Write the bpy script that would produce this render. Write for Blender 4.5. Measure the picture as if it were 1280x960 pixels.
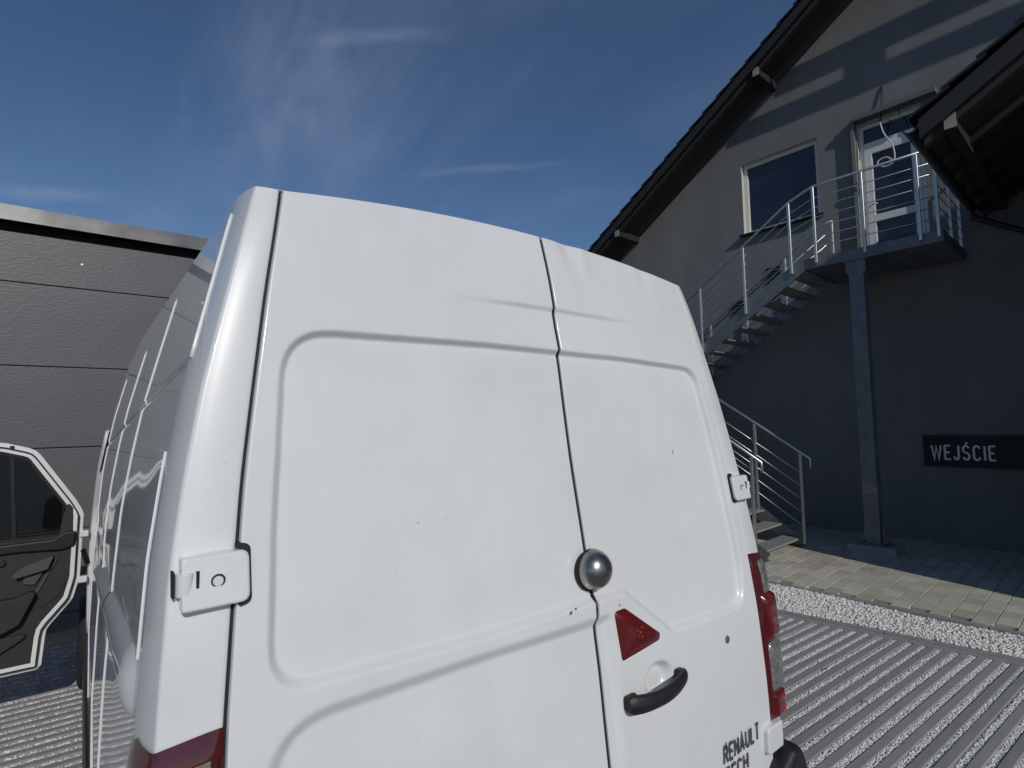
import bpy, bmesh, math, random
import numpy as np
from mathutils import Vector, Matrix
random.seed(7); rng = np.random.default_rng(7)
for o in list(bpy.data.objects): bpy.data.objects.remove(o)
S = bpy.context.scene; COL = S.collection

# ------------------------------------------------------------------ camera, sky, sun, exposure
cam_d = bpy.data.cameras.new('Camera'); cam = bpy.data.objects.new('Camera', cam_d); COL.objects.link(cam)
S.camera = cam
R = np.array([[0.78281213, -0.6219558, -0.01939477], [0.02762866, 0.0658781, -0.9974451], [0.62164445, 0.78027627, 0.06875398]])
CAMP = (-1.015, -1.0, 2.0)
m3 = Matrix(((R[0][0], -R[1][0], -R[2][0]), (R[0][1], -R[1][1], -R[2][1]), (R[0][2], -R[1][2], -R[2][2])))
cam.matrix_world = Matrix.Translation(CAMP) @ m3.to_4x4()
cam_d.sensor_width = 36; cam_d.lens = 675 / 1280 * 36; cam_d.clip_start = 0.05; cam_d.clip_end = 3000
SUN_EL = math.radians(30); SUN_TR = math.radians(13.4)      # travel direction: from +Y towards +X
sd = Vector((math.sin(SUN_TR) * math.cos(SUN_EL), math.cos(SUN_TR) * math.cos(SUN_EL), -math.sin(SUN_EL)))
sun_d = bpy.data.lights.new('Sun', 'SUN'); sun_d.energy = 2.7; sun_d.angle = math.radians(0.53); sun_d.color = (1, 0.955, 0.875)
sun = bpy.data.objects.new('Sun', sun_d); COL.objects.link(sun); sun.location = (-20, -40, 40)
sun.rotation_euler = sd.to_track_quat('-Z', 'Y').to_euler()
W = bpy.data.worlds.new('World'); S.world = W; W.use_nodes = True
nt = W.node_tree; nt.nodes.clear()
def wn(t, **k):
    n = nt.nodes.new(t)
    for a, b in k.items(): setattr(n, a, b)
    return n
wout = wn('ShaderNodeOutputWorld'); bg = wn('ShaderNodeBackground'); bg.inputs[1].default_value = 0.080
sky = wn('ShaderNodeTexSky', sky_type='NISHITA', sun_disc=False, sun_elevation=SUN_EL, sun_rotation=math.pi + SUN_TR,
         altitude=300, air_density=1.0, dust_density=0.25, ozone_density=6.0)
# thin cirrus streaks, laid out by direction on the whole dome
tc = wn('ShaderNodeTexCoord')
sep = wn('ShaderNodeSeparateXYZ'); nt.links.new(tc.outputs['Generated'], sep.inputs[0])
def wm(op, a, b=None, clamp=False):
    n = wn('ShaderNodeMath', operation=op, use_clamp=clamp)
    for i, v in enumerate((a, b)):
        if v is None: continue
        if isinstance(v, (int, float)): n.inputs[i].default_value = v
        else: nt.links.new(v, n.inputs[i])
    return n.outputs[0]
zz = wm('ADD', wm('MAXIMUM', sep.outputs[2], 0.0), 0.12)
px = wm('DIVIDE', sep.outputs[0], zz); py = wm('DIVIDE', sep.outputs[1], zz)
cmb = wn('ShaderNodeCombineXYZ'); nt.links.new(px, cmb.inputs[0]); nt.links.new(py, cmb.inputs[1])
def cloud(rot, scale, nscale, lo, hi, dist, off):
    mp = wn('ShaderNodeMapping'); nt.links.new(cmb.outputs[0], mp.inputs[0])
    mp.inputs['Rotation'].default_value = (0, 0, rot); mp.inputs['Scale'].default_value = scale; mp.inputs['Location'].default_value = off
    n = wn('ShaderNodeTexNoise'); nt.links.new(mp.outputs[0], n.inputs['Vector'])
    n.inputs['Scale'].default_value = nscale; n.inputs['Detail'].default_value = 7; n.inputs['Roughness'].default_value = 0.6; n.inputs['Distortion'].default_value = dist
    r = wn('ShaderNodeMapRange', interpolation_type='SMOOTHSTEP'); r.inputs[1].default_value = lo; r.inputs[2].default_value = hi
    nt.links.new(n.outputs[0], r.inputs[0]); return r.outputs[0]
def cmul(*a):
    r = a[0]
    for b in a[1:]: r = wm('MULTIPLY', r, b)
    return r
def soft(v, lo, hi):
    r = wn('ShaderNodeMapRange', interpolation_type='SMOOTHSTEP'); r.inputs[1].default_value = lo; r.inputs[2].default_value = hi; nt.links.new(v, r.inputs[0]); return r.outputs[0]
def trail(ax, ay, bx, by, w, wander=0.02):
    """a contrail: a soft line between two points of the sky plane"""
    L = math.hypot(bx - ax, by - ay); ex, ey = (bx - ax) / L, (by - ay) / L
    dx = wm('SUBTRACT', px, ax); dyv = wm('SUBTRACT', py, ay)
    t = wm('ADD', wm('MULTIPLY', dx, ex), wm('MULTIPLY', dyv, ey)); d = wm('ABSOLUTE', wm('ADD', wm('ADD', wm('MULTIPLY', dx, -ey), wm('MULTIPLY', dyv, ex)), wm('MULTIPLY', wm('SUBTRACT', nfine, 0.5), wander)))
    return cmul(soft(d, w, 0.0), soft(t, -0.02, L * .35), soft(t, L * 1.15, L * .5))
nf = wn('ShaderNodeTexNoise'); nt.links.new(cmb.outputs[0], nf.inputs['Vector']); nf.inputs['Scale'].default_value = 7; nf.inputs['Detail'].default_value = 5; nfine = nf.outputs[0]
c1 = cloud(0.10, (1.0, 0.30, 1), 2.2, 0.36, 0.74, 1.0, (3.1, 0.4, 0))
c2 = cloud(-0.75, (1.0, 0.22, 1), 1.6, 0.42, 0.80, 0.8, (7.7, 2.0, 0))
c3 = cloud(0.6, (0.5, 0.5, 1), 1.0, 0.38, 0.66, 0.3, (1.2, 5.0, 0))
# one broad wisp, wide overhead and tapering towards the horizon, with soft edges
wx = wm('SUBTRACT', px, wm('ADD', 0.295, wm('MULTIPLY', wm('SUBTRACT', py, 1.1), 0.10)))
wisp = cmul(soft(wm('ABSOLUTE', wm('ADD', wx, wm('MULTIPLY', wm('SUBTRACT', nfine, 0.5), 0.16))), 0.17, 0.01), soft(py, 2.0, 1.2), c1)
cl = wm('ADD', wm('MULTIPLY', wisp, 1.15), wm('MULTIPLY', wm('MULTIPLY', c2, c3), 0.55))
cl = wm('ADD', cl, wm('MULTIPLY', trail(0.33, 1.16, 0.60, 0.93, 0.034, 0.05), 0.22))
cl = wm('ADD', cl, wm('MULTIPLY', trail(0.78, 1.49, 1.15, 1.13, 0.036, 0.04), 0.2))
cl = wm('ADD', cl, wm('MULTIPLY', trail(-0.25, 2.22, 0.07, 2.07, 0.07, 0.06), 0.32), True)
mixc = wn('ShaderNodeMixRGB', blend_type='MIX'); nt.links.new(wm('MULTIPLY', cl, 0.62), mixc.inputs[0])
nt.links.new(sky.outputs[0], mixc.inputs[1]); mixc.inputs[2].default_value = (5.0, 5.7, 7.6, 1)
nt.links.new(mixc.outputs[0], bg.inputs[0]); nt.links.new(bg.outputs[0], wout.inputs[0])
S.view_settings.view_transform = 'Standard'; S.view_settings.look = 'None'; S.view_settings.gamma = 1
S.view_settings.use_curve_mapping = False; S.view_settings.exposure = -0.3

# ------------------------------------------------------------------ materials
def mat(name, col, rough=0.5, metal=0.0, var=0.0, vscale=8.0, bump=0.0, bscale=60.0, coat=0.0, coatr=0.03, spec=0.5, stretch=None, trans=0.0, ior=1.45, alpha=1.0, col2=None, detail=5, bstretch=None, objrand=0.0, rvar=0.0, bdist=0.004):
    m = bpy.data.materials.new(name); m.use_nodes = True; t = m.node_tree; b = t.nodes['Principled BSDF']
    b.inputs['Base Color'].default_value = (*col, 1); b.inputs['Roughness'].default_value = rough; b.inputs['Metallic'].default_value = metal
    b.inputs['Coat Weight'].default_value = coat; b.inputs['Coat Roughness'].default_value = coatr
    b.inputs['Specular IOR Level'].default_value = spec; b.inputs['Transmission Weight'].default_value = trans; b.inputs['IOR'].default_value = ior
    b.inputs['Alpha'].default_value = alpha
    tcn = t.nodes.new('ShaderNodeTexCoord')
    def noise(scale, st):
        mp = t.nodes.new('ShaderNodeMapping'); t.links.new(tcn.outputs['Object'], mp.inputs[0])
        if st: mp.inputs['Scale'].default_value = st
        n = t.nodes.new('ShaderNodeTexNoise'); t.links.new(mp.outputs[0], n.inputs['Vector'])
        n.inputs['Scale'].default_value = scale; n.inputs['Detail'].default_value = detail; n.inputs['Roughness'].default_value = 0.62
        return n.outputs[0]
    src = None
    if var > 0 or col2:
        n = noise(vscale, stretch)
        r = t.nodes.new('ShaderNodeMapRange'); t.links.new(n, r.inputs[0]); r.inputs[1].default_value = 0.32; r.inputs[2].default_value = 0.68
        mx = t.nodes.new('ShaderNodeMixRGB'); t.links.new(r.outputs[0], mx.inputs[0])
        c2 = col2 or tuple(c * (1 - var) for c in col)
        mx.inputs[1].default_value = (*col, 1); mx.inputs[2].default_value = (*c2, 1)
        t.links.new(mx.outputs[0], b.inputs['Base Color']); src = mx.outputs[0]
        if rvar:
            q = t.nodes.new('ShaderNodeMapRange'); t.links.new(n, q.inputs[0]); q.inputs[1].default_value = 0.3; q.inputs[2].default_value = 0.7
            q.inputs[3].default_value = rough - rvar; q.inputs[4].default_value = rough + rvar; t.links.new(q.outputs[0], b.inputs['Roughness'])
    if objrand:
        oi = t.nodes.new('ShaderNodeObjectInfo'); r = t.nodes.new('ShaderNodeMapRange'); t.links.new(oi.outputs['Random'], r.inputs[0])
        r.inputs[3].default_value = 1 - objrand; r.inputs[4].default_value = 1 + objrand
        hv = t.nodes.new('ShaderNodeHueSaturation'); t.links.new(r.outputs[0], hv.inputs['Value'])
        if src: t.links.new(src, hv.inputs['Color'])
        else: hv.inputs['Color'].default_value = (*col, 1)
        t.links.new(hv.outputs[0], b.inputs['Base Color'])
    if bump > 0:
        n = noise(bscale, bstretch)
        bp = t.nodes.new('ShaderNodeBump'); bp.inputs['Strength'].default_value = bump; bp.inputs['Distance'].default_value = bdist
        t.links.new(n, bp.inputs['Height']); t.links.new(bp.outputs[0], b.inputs['Normal'])
    return m
M = {}
M['paint'] = mat('van_white_paint', (0.76, 0.77, 0.78), 0.32, var=0.05, vscale=3.0, coat=0.9, coatr=0.035, bump=0.03, bscale=260, bdist=0.001, col2=(0.72, 0.725, 0.725))
M['paint_door'] = mat('van_door_paint', (0.76, 0.77, 0.78), 0.36, vscale=2.2, coat=0.55, coatr=0.12, bump=0.04, bscale=260, bdist=0.001, col2=(0.71, 0.715, 0.715), detail=9, rvar=0.06)
def road_film(m):
    t = m.node_tree; b = t.nodes['Principled BSDF']; src = b.inputs['Base Color'].links[0].from_socket
    tcn = t.nodes.new('ShaderNodeTexCoord')
    def nz(sc, st, lo, hi, det):
        mp = t.nodes.new('ShaderNodeMapping'); t.links.new(tcn.outputs['Object'], mp.inputs[0]); mp.inputs['Scale'].default_value = st
        n = t.nodes.new('ShaderNodeTexNoise'); t.links.new(mp.outputs[0], n.inputs['Vector']); n.inputs['Scale'].default_value = sc; n.inputs['Detail'].default_value = det
        r = t.nodes.new('ShaderNodeMapRange'); r.inputs[1].default_value = lo; r.inputs[2].default_value = hi; t.links.new(n.outputs[0], r.inputs[0]); return r.outputs[0]
    def mixin(f, amt, col, s):
        k = t.nodes.new('ShaderNodeMath'); k.operation = 'MULTIPLY'; t.links.new(f, k.inputs[0]); k.inputs[1].default_value = amt
        mx = t.nodes.new('ShaderNodeMixRGB'); t.links.new(k.outputs[0], mx.inputs[0]); t.links.new(s, mx.inputs[1]); mx.inputs[2].default_value = (*col, 1); return mx.outputs[0]
    src = mixin(nz(16, (1, 1, .10), .52, .85, 4), .16, (.60, .59, .565), src)      # faint runs
    src = mixin(nz(5, (1, 1, 1), .45, .75, 8), .28, (.62, .62, .61), src)           # patchy film
    src = mixin(nz(230, (1, 1, 1), .735, .79, 1), .45, (.42, .40, .37), src)         # specks
    t.links.new(src, b.inputs['Base Color'])
road_film(M['paint_door']); road_film(M['paint'])
M['seal'] = mat('black_rubber', (0.012, 0.012, 0.013), 0.7)
M['blackplastic'] = mat('black_plastic', (0.018, 0.018, 0.02), 0.42, bump=0.2, bscale=500, var=0.3)
M['greyplastic'] = mat('grey_trim_plastic', (0.075, 0.075, 0.073), 0.55, bump=0.2, bscale=500, var=0.2)
M['trim'] = mat('dark_door_trim', (0.030, 0.029, 0.028), 0.6, bump=0.25, bscale=400, var=0.25)
M['chrome'] = mat('polished_steel', (0.42, 0.42, 0.40), 0.27, metal=1.0, var=0.25, vscale=14, rvar=0.06)
M['letter'] = mat('dark_chrome_letters', (0.26, 0.27, 0.27), 0.33, metal=0.85, var=0.35, vscale=40)
M['badge'] = mat('grey_rubber_plug', (0.11, 0.115, 0.11), 0.6)
M['red'] = mat('red_lens', (0.15, 0.004, 0.006), 0.16, coat=1.0, coatr=0.02, bump=0.12, bscale=120, var=0.5, vscale=25)
M['darkred'] = mat('dark_red_lens', (0.075, 0.004, 0.006), 0.12, coat=1.0, coatr=0.02)
M['redbright'] = mat('red_reflector_facets', (0.85, 0.03, 0.02), 0.15, metal=0.4, coat=1.0)
M['clear'] = mat('clear_lamp_lens', (0.42, 0.41, 0.38), 0.08, metal=0.55, coat=1.0, coatr=0.02, bump=0.9, bscale=70, var=0.55, vscale=60)
M['amber'] = mat('amber_lamp_lens', (0.50, 0.30, 0.14), 0.12, metal=0.4, coat=1.0, bump=0.9, bscale=90, var=0.5, vscale=70)
M['glass'] = mat('tinted_glass', (0.10, 0.13, 0.14), 0.02, trans=1.0, ior=1.1, coat=0.6, coatr=0.01)
M['tyre'] = mat('tyre_rubber', (0.016, 0.016, 0.017), 0.8, bump=0.3, bscale=90)
M['rim'] = mat('silver_hubcap', (0.42, 0.43, 0.44), 0.35, metal=0.7)
M['panel'] = mat('anthracite_sandwich_panel', (0.115, 0.115, 0.121), 0.42, var=0.12, vscale=1.2, bump=0.42, bscale=48, bstretch=(0.40, 1, 1.0), detail=2, bdist=0.006, spec=0.5)
M['flash'] = mat('dark_sheet_flashing', (0.13, 0.13, 0.135), 0.36, metal=0.7, bump=0.35, bscale=1.6, bstretch=(1, 1, 0.5), detail=1, bdist=0.05, var=0.2)
M['void'] = mat('dark_gap', (0.006, 0.006, 0.006), 0.9)
M['screw'] = mat('zinc_screw', (0.55, 0.55, 0.55), 0.35, metal=0.9)
M['render'] = mat('grey_facade_render', (0.205, 0.205, 0.208), 0.92, var=0.20, vscale=1.1, stretch=(1, 1, .45), bump=0.5, bscale=220, detail=3, bdist=0.003)
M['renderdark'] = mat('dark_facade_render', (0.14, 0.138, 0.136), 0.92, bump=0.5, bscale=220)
M['tile'] = mat('black_roof_tile', (0.020, 0.020, 0.021), 0.5, bump=0.3, bscale=50, var=0.2)
M['soffit'] = mat('dark_brown_soffit_board', (0.036, 0.034, 0.033), 0.7, bump=0.3, bscale=30, bstretch=(1, 0.1, 1), var=0.25)
M['fascia'] = mat('black_verge_board', (0.022, 0.021, 0.021), 0.6)
M['purlin'] = mat('painted_purlin_end', (0.30, 0.29, 0.28), 0.7)
M['upvc'] = mat('white_window_frame', (0.70, 0.70, 0.68), 0.35)
M['pane'] = mat('dark_window_glass', (0.012, 0.016, 0.028), 0.03, spec=0.8, coat=0.5, coatr=0.01)
M['reveal'] = mat('pale_reveal_render', (0.52, 0.51, 0.45), 0.9, bump=0.3, bscale=150)
M['steel'] = mat('galvanised_steel', (0.27, 0.275, 0.275), 0.48, metal=0.75, var=0.3, vscale=18)
M['inox'] = mat('brushed_stainless', (0.62, 0.62, 0.61), 0.32, metal=0.85, var=0.15, vscale=20)
M['bluesteel'] = mat('weathered_blue_grey_steel', (0.19, 0.21, 0.225), 0.55, metal=0.35, var=0.35, vscale=5, bump=0.15, bscale=40)
M['tread'] = mat('checker_plate_tread', (0.34, 0.34, 0.335), 0.6, metal=0.3, bump=0.5, bscale=90, var=0.2)
M['concrete'] = mat('grey_concrete_beam', (0.29, 0.29, 0.295), 0.9, vscale=9, bump=0.35, bscale=120, objrand=0.08, col2=(0.24, 0.24, 0.245), detail=8, stretch=(6.0, 1, 1))
M['kerb'] = mat('concrete_kerb', (0.30, 0.295, 0.285), 0.9, var=0.22, vscale=7, bump=0.3, bscale=90, objrand=0.06)
M['gravel'] = mat('pale_limestone_chips', (0.80, 0.79, 0.75), 0.9, var=0.18, vscale=45, detail=2)
M['gravelbed'] = mat('gravel_bed', (0.62, 0.61, 0.58), 0.95, var=0.35, vscale=70, bump=1.0, bscale=70, bdist=0.02)
M['block'] = mat('sand_grey_paving_block', (0.47, 0.455, 0.375), 0.92, vscale=7, bump=0.3, bscale=110, objrand=0.16, col2=(0.41, 0.39, 0.33), detail=8)
M['blockred'] = mat('reddish_paving_block', (0.43, 0.385, 0.33), 0.92, var=0.2, vscale=7, bump=0.3, bscale=110, objrand=0.12)
M['joint'] = mat('paving_joint_sand', (0.27, 0.26, 0.22), 0.95, var=0.3, vscale=30)
M['ground'] = mat('yard_ground', (0.22, 0.22, 0.215), 0.95, var=0.25, vscale=2, bump=0.3, bscale=40)
M['straw'] = mat('tan_grit', (0.48, 0.42, 0.30), 0.95, var=0.4, vscale=30, bump=0.8, bscale=40, bdist=0.02)
M['signblack'] = mat('black_sign_board', (0.008, 0.008, 0.009), 0.55)
M['signwhite'] = mat('pale_sign_letters', (0.80, 0.81, 0.82), 0.6)
M['cable'] = mat('white_cable', (0.6, 0.6, 0.6), 0.5)
M['cabledark'] = mat('black_cable', (0.02, 0.02, 0.02), 0.5)
M['footing'] = mat('rough_concrete_footing', (0.32, 0.32, 0.31), 0.95, var=0.25, vscale=12, bump=0.5, bscale=60)
M['gutter'] = mat('black_gutter', (0.02, 0.02, 0.021), 0.4)
M['leaf'] = mat('dry_leaf', (0.05, 0.04, 0.025), 0.9)

# ------------------------------------------------------------------ mesh helpers
class MB:
    def __init__(s): s.v = []; s.f = []
    def add(s, vs, fs):
        n = len(s.v); s.v += [tuple(map(float, p)) for p in vs]; s.f += [tuple(i + n for i in f) for f in fs]; return s
    def box(s, a, b):
        (x0, y0, z0), (x1, y1, z1) = a, b
        return s.add([(x0, y0, z0), (x1, y0, z0), (x1, y1, z0), (x0, y1, z0), (x0, y0, z1), (x1, y0, z1), (x1, y1, z1), (x0, y1, z1)],
                     [(0, 3, 2, 1), (4, 5, 6, 7), (0, 1, 5, 4), (1, 2, 6, 5), (2, 3, 7, 6), (3, 0, 4, 7)])
    def beam(s, p, q, w, h, up=(0, 0, 1)):
        """box section w (sideways) by h (along up) running from p to q"""
        p = Vector(p); q = Vector(q); d = (q - p).normalized(); u = Vector(up); u = (u - d * u.dot(d)).normalized(); r = d.cross(u)
        vs = []
        for e in (p, q):
            for a, b in ((-1, -1), (1, -1), (1, 1), (-1, 1)): vs.append(e + r * (a * w / 2) + u * (b * h / 2))
        return s.add(vs, [(0, 1, 2, 3), (7, 6, 5, 4), (0, 4, 5, 1), (1, 5, 6, 2), (2, 6, 7, 3), (3, 7, 4, 0)])
    def tube(s, pts, r, n=8, cap=True):
        pts = [Vector(p) for p in pts]; rs = r if isinstance(r, (list, tuple)) else [r] * len(pts); base = len(s.v); vs = []
        t0 = (pts[1] - pts[0]).normalized(); u = t0.orthogonal().normalized()
        for i, p in enumerate(pts):
            t = (pts[min(i + 1, len(pts) - 1)] - pts[max(i - 1, 0)]).normalized()
            u = (u - t * u.dot(t)).normalized(); w = t.cross(u)
            for k in range(n):
                a = 2 * math.pi * k / n; vs.append(p + (u * math.cos(a) + w * math.sin(a)) * rs[i])
        fs = []
        for i in range(len(pts) - 1):
            for k in range(n):
                k2 = (k + 1) % n; fs.append((i * n + k, i * n + k2, (i + 1) * n + k2, (i + 1) * n + k))
        if cap: fs += [tuple(reversed(range(n))), tuple((len(pts) - 1) * n + k for k in range(n))]
        return s.add(vs, fs)
    def prism(s, poly, fn, d0, d1):
        """poly: 2-D outline, fn(a, b, d) -> 3-D, extruded from d0 to d1"""
        n = len(poly); vs = [fn(a, b, d0) for a, b in poly] + [fn(a, b, d1) for a, b in poly]
        fs = [tuple(range(n)), tuple(reversed(range(n, 2 * n)))] + [(i, i + n, (i + 1) % n + n, (i + 1) % n) for i in range(n)]
        return s.add(vs, fs)
    def grid(s, P, flip=False):
        """P: array (a, b, 3)"""
        a, b = P.shape[:2]; vs = P.reshape(-1, 3)
        fs = []
        for i in range(a - 1):
            for j in range(b - 1):
                q = (i * b + j, i * b + j + 1, (i + 1) * b + j + 1, (i + 1) * b + j); fs.append(q[::-1] if flip else q)
        return s.add(vs, fs)
    def build(s, name, m, parent=None, smooth=False, bevel=0, fix=True, loc=None, segs=2):
        me = bpy.data.meshes.new(name); me.from_pydata(s.v, [], s.f)
        if fix:
            bm = bmesh.new(); bm.from_mesh(me); bmesh.ops.recalc_face_normals(bm, faces=bm.faces); bm.to_mesh(me); bm.free()
        me.update(); return link(name, me, m, parent, smooth, bevel, loc, segs)
def link(name, me, m, parent=None, smooth=False, bevel=0, loc=None, segs=2):
    o = bpy.data.objects.new(name, me); COL.objects.link(o)
    if m and not me.materials: me.materials.append(M[m] if isinstance(m, str) else m)
    if parent: o.parent = parent
    if loc: o.location = loc
    if smooth: me.polygons.foreach_set('use_smooth', [True] * len(me.polygons))
    if bevel:
        b = o.modifiers.new('bevel', 'BEVEL'); b.width = bevel; b.segments = segs; b.limit_method = 'ANGLE'; b.angle_limit = math.radians(40)
        if segs > 1: me.polygons.foreach_set('use_smooth', [True] * len(me.polygons)); b.harden_normals = True
    return o
def grid_obj(name, P, m, parent=None, flip=False, smooth=True):
    a, b = P.shape[:2]; me = bpy.data.meshes.new(name)
    idx = np.arange(a * b).reshape(a, b)
    q = np.stack([idx[:-1, :-1], idx[:-1, 1:], idx[1:, 1:], idx[1:, :-1]], -1).reshape(-1, 4)
    if flip: q = q[:, ::-1]
    me.vertices.add(a * b); me.vertices.foreach_set('co', P.reshape(-1).astype(np.float32))
    me.loops.add(q.size); me.loops.foreach_set('vertex_index', q.reshape(-1).astype(np.int32))
    me.polygons.add(len(q)); me.polygons.foreach_set('loop_start', np.arange(0, q.size, 4, dtype=np.int32))
    me.update(calc_edges=True); me.validate()
    return link(name, me, m, parent, smooth)
def empty(name, loc=(0, 0, 0), rz=0.0, label=None, cat=None, group=None):
    o = bpy.data.objects.new(name, None); COL.objects.link(o); o.location = loc; o.rotation_euler = (0, 0, rz); o.empty_display_size = 0.2
    tag(o, label, cat, group); return o
def tag(o, label=None, cat=None, group=None, kind=None):
    for k, v in (('label', label), ('category', cat), ('group', group), ('kind', kind)):
        if v: o[k] = v
    return o
def round_poly(pts, radii, n=8):
    out = []; k = len(pts)
    for i in range(k):
        p = Vector(pts[i]); a = (Vector(pts[i - 1]) - p); b = (Vector(pts[(i + 1) % k]) - p); r = radii[i] if isinstance(radii, (list, tuple)) else radii
        if r <= 0: out.append(tuple(p)); continue
        la, lb = a.length, b.length; a.normalize(); b.normalize(); ang = a.angle(b); t = min(r / math.tan(ang / 2), la * 0.49, lb * 0.49)
        q0 = p + a * t; q1 = p + b * t
        for j in range(n + 1):
            s_ = j / n; out.append(tuple(q0 * (1 - s_) ** 2 + p * 2 * s_ * (1 - s_) + q1 * s_ ** 2))
    return out
def sdf(poly, X, Z):
    """signed distance to a closed polygon, negative inside"""
    d = np.full(X.shape, 1e9); ins = np.zeros(X.shape, bool); n = len(poly)
    for i in range(n):
        ax, az = poly[i]; bx, bz = poly[(i + 1) % n]; ex, ez = bx - ax, bz - az; L = ex * ex + ez * ez + 1e-12
        t = np.clip(((X - ax) * ex + (Z - az) * ez) / L, 0, 1); d = np.minimum(d, np.hypot(X - ax - t * ex, Z - az - t * ez))
        c = ((az > Z) != (bz > Z)) & (X < (bx - ax) * (Z - az) / (bz - az + 1e-12) + ax); ins ^= c
    return np.where(ins, -d, d)
def sst(x): x = np.clip(x, 0, 1); return x * x * (3 - 2 * x)
def strokes(glyphs, h, w, th, gap, slant=0.0):
    """ribbon letters: returns list of (list of outline polygons, x offset); glyph = polylines on a unit cell"""
    out = []; x = 0
    for wd, lines in glyphs:
        polys = []
        for li, ln in enumerate(lines):
            P = [Vector((x + a * w * wd + b * h * slant, b * h)) for a, b in ln]; Lf = []; Rt = []; t2 = th / 2
            for i, p in enumerate(P):
                d0 = (P[i] - P[i - 1]).normalized() if i else (P[1] - P[0]).normalized()
                d1 = (P[i + 1] - P[i]).normalized() if i < len(P) - 1 else d0
                n0 = Vector((-d0.y, d0.x)); n1 = Vector((-d1.y, d1.x)); nn = (n0 + n1).normalized(); k = t2 / max(0.35, nn.dot(n0))
                Lf.append(p + nn * k); Rt.append(p - nn * k)
            for i in range(len(P) - 1): polys.append(([Lf[i], Lf[i + 1], Rt[i + 1], Rt[i]], li * .0005))
        out.append(polys); x += w * wd + gap
    return out, x - gap
def arc(cx, cy, rx, ry, a0, a1, n=10): return [(cx + rx * math.cos(math.radians(a0 + (a1 - a0) * i / n)), cy + ry * math.sin(math.radians(a0 + (a1 - a0) * i / n))) for i in range(n + 1)]
GL = {'W': (1.35, [[(0, 1), (.25, 0), (.5, .9), (.75, 0), (1, 1)]]), 'E': (.8, [[(0, 0), (0, 1)], [(0, .0), (1, .0)], [(0, .5), (.85, .5)], [(0, 1), (1, 1)]]),
      'J': (.62, [[(.95, 1), (.95, .28)] + arc(.45, .26, .5, .26, 0, -170)]), 'S': (.9, [arc(.5, .755, .46, .245, 20, 270, 10)[:-1] + arc(.5, .255, .46, .255, 90, -160, 10)]),
      'Ś': (.9, [arc(.5, .755, .46, .245, 20, 270, 10)[:-1] + arc(.5, .255, .46, .255, 90, -160, 10), [(.45, 1.1), (.75, 1.26)]]),
      'C': (.9, [arc(.5, .74, .46, .26, 15, 180, 8) + arc(.5, .26, .46, .26, 180, 345, 8)]), 'I': (.12, [[(.5, 0), (.5, 1)]]),
      'R': (.9, [[(0, 0), (0, 1)], [(0, 1), (.6, 1)] + arc(.6, .75, .38, .25, 90, -90, 8) + [(0, .5)], [(.5, .5), (1, 0)]]),
      'N': (.95, [[(0, 0), (0, 1)], [(0, 1), (1, 0)], [(1, 0), (1, 1)]]), 'A': (1.05, [[(0, 0), (.5, 1), (1, 0)], [(.2, .3), (.8, .3)]]),
      'U': (.95, [[(0, 1), (0, .3)] + arc(.5, .3, .5, .3, 180, 360, 8) + [(1, 1)]]), 'L': (.75, [[(0, 1), (0, 0), (1, 0)]]), 'T': (.85, [[(0, 1), (1, 1)], [(.5, 1), (.5, 0)]]),
      'H': (.95, [[(0, 0), (0, 1)], [(1, 0), (1, 1)], [(0, .5), (1, .5)]])}

# ------------------------------------------------------------------ frames: the house and the block paving are turned 2.6 degrees against the van
TH = math.radians(2.593); O2 = (-1.015, -1.0)
def WL(u, v, z=0.0): return (O2[0] + u * math.cos(TH) - v * math.sin(TH), O2[1] + u * math.sin(TH) + v * math.cos(TH), z)
# ------------------------------------------------------------------ ground
def structure(o): o['kind'] = 'structure'; return o
structure(MB().add([(-400, -400, -0.05), (400, -400, -0.05), (400, 400, -0.05), (-400, 400, -0.05)], [(0, 1, 2, 3)]).build('ground', 'ground', fix=False))
BA = math.radians(-3.2); be = Vector((math.cos(BA), math.sin(BA))); bn = Vector((-math.sin(BA), math.cos(BA)))
K1 = Vector((4.585, 1.87)); K2 = Vector((4.925, 0.0)); kd = (K2 - K1).normalized(); kn = Vector((-kd.y, kd.x))    # kn points to the house
def kerb_hit(n):                       # coordinate along be where the bar at offset n meets the kerb line
    # be*s + bn*n = K1 + kd*t
    A = np.array([[be.x, -kd.x], [be.y, -kd.y]]); b = np.array([K1.x - bn.x * n, K1.y - bn.y * n]); return np.linalg.solve(A, b)[0]
def bw(s, n, z=0.0): return (be.x * s + bn.x * n, be.y * s + bn.y * n, z)
yard = MB().add([bw(-9, -6, -0.015), bw(kerb_hit(-6), -6, -0.015), bw(kerb_hit(6.0), 6.0, -0.015), bw(-9, 6.0, -0.015)], [(0, 1, 2, 3)]).build('yard_paving', 'gravelbed', fix=False)
structure(yard)
PITCH, BARW = 0.1015, 0.060
prof_ = [(-BARW / 2, -0.045), (BARW / 2, -0.045), (BARW / 2, -0.005), (BARW / 2 - 0.005, 0), (-BARW / 2 + 0.005, 0), (-BARW / 2, -0.005)]
bm_ = MB().prism(prof_, lambda a, b, d: (d, a, b), 0.0, 1.0); bar0 = None
N0, N1 = -4.6, 5.85; nb = int((N1 - N0) / PITCH)
for i in range(nb):
    n = N0 + i * PITCH; s1 = kerb_hit(n) - 0.075 + random.uniform(-.004, .004); s0 = -7.0
    if bar0 is None: o = bm_.build('concrete_beam', 'concrete', yard); bar0 = o
    else: o = bar0.copy(); COL.objects.link(o)
    p = bw(s0, n, random.uniform(-.0015, .0015)); o.location = p; o.rotation_euler = (0, 0, BA + random.uniform(-.0006, .0006)); o.scale = (s1 - s0, 1, 1)
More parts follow.
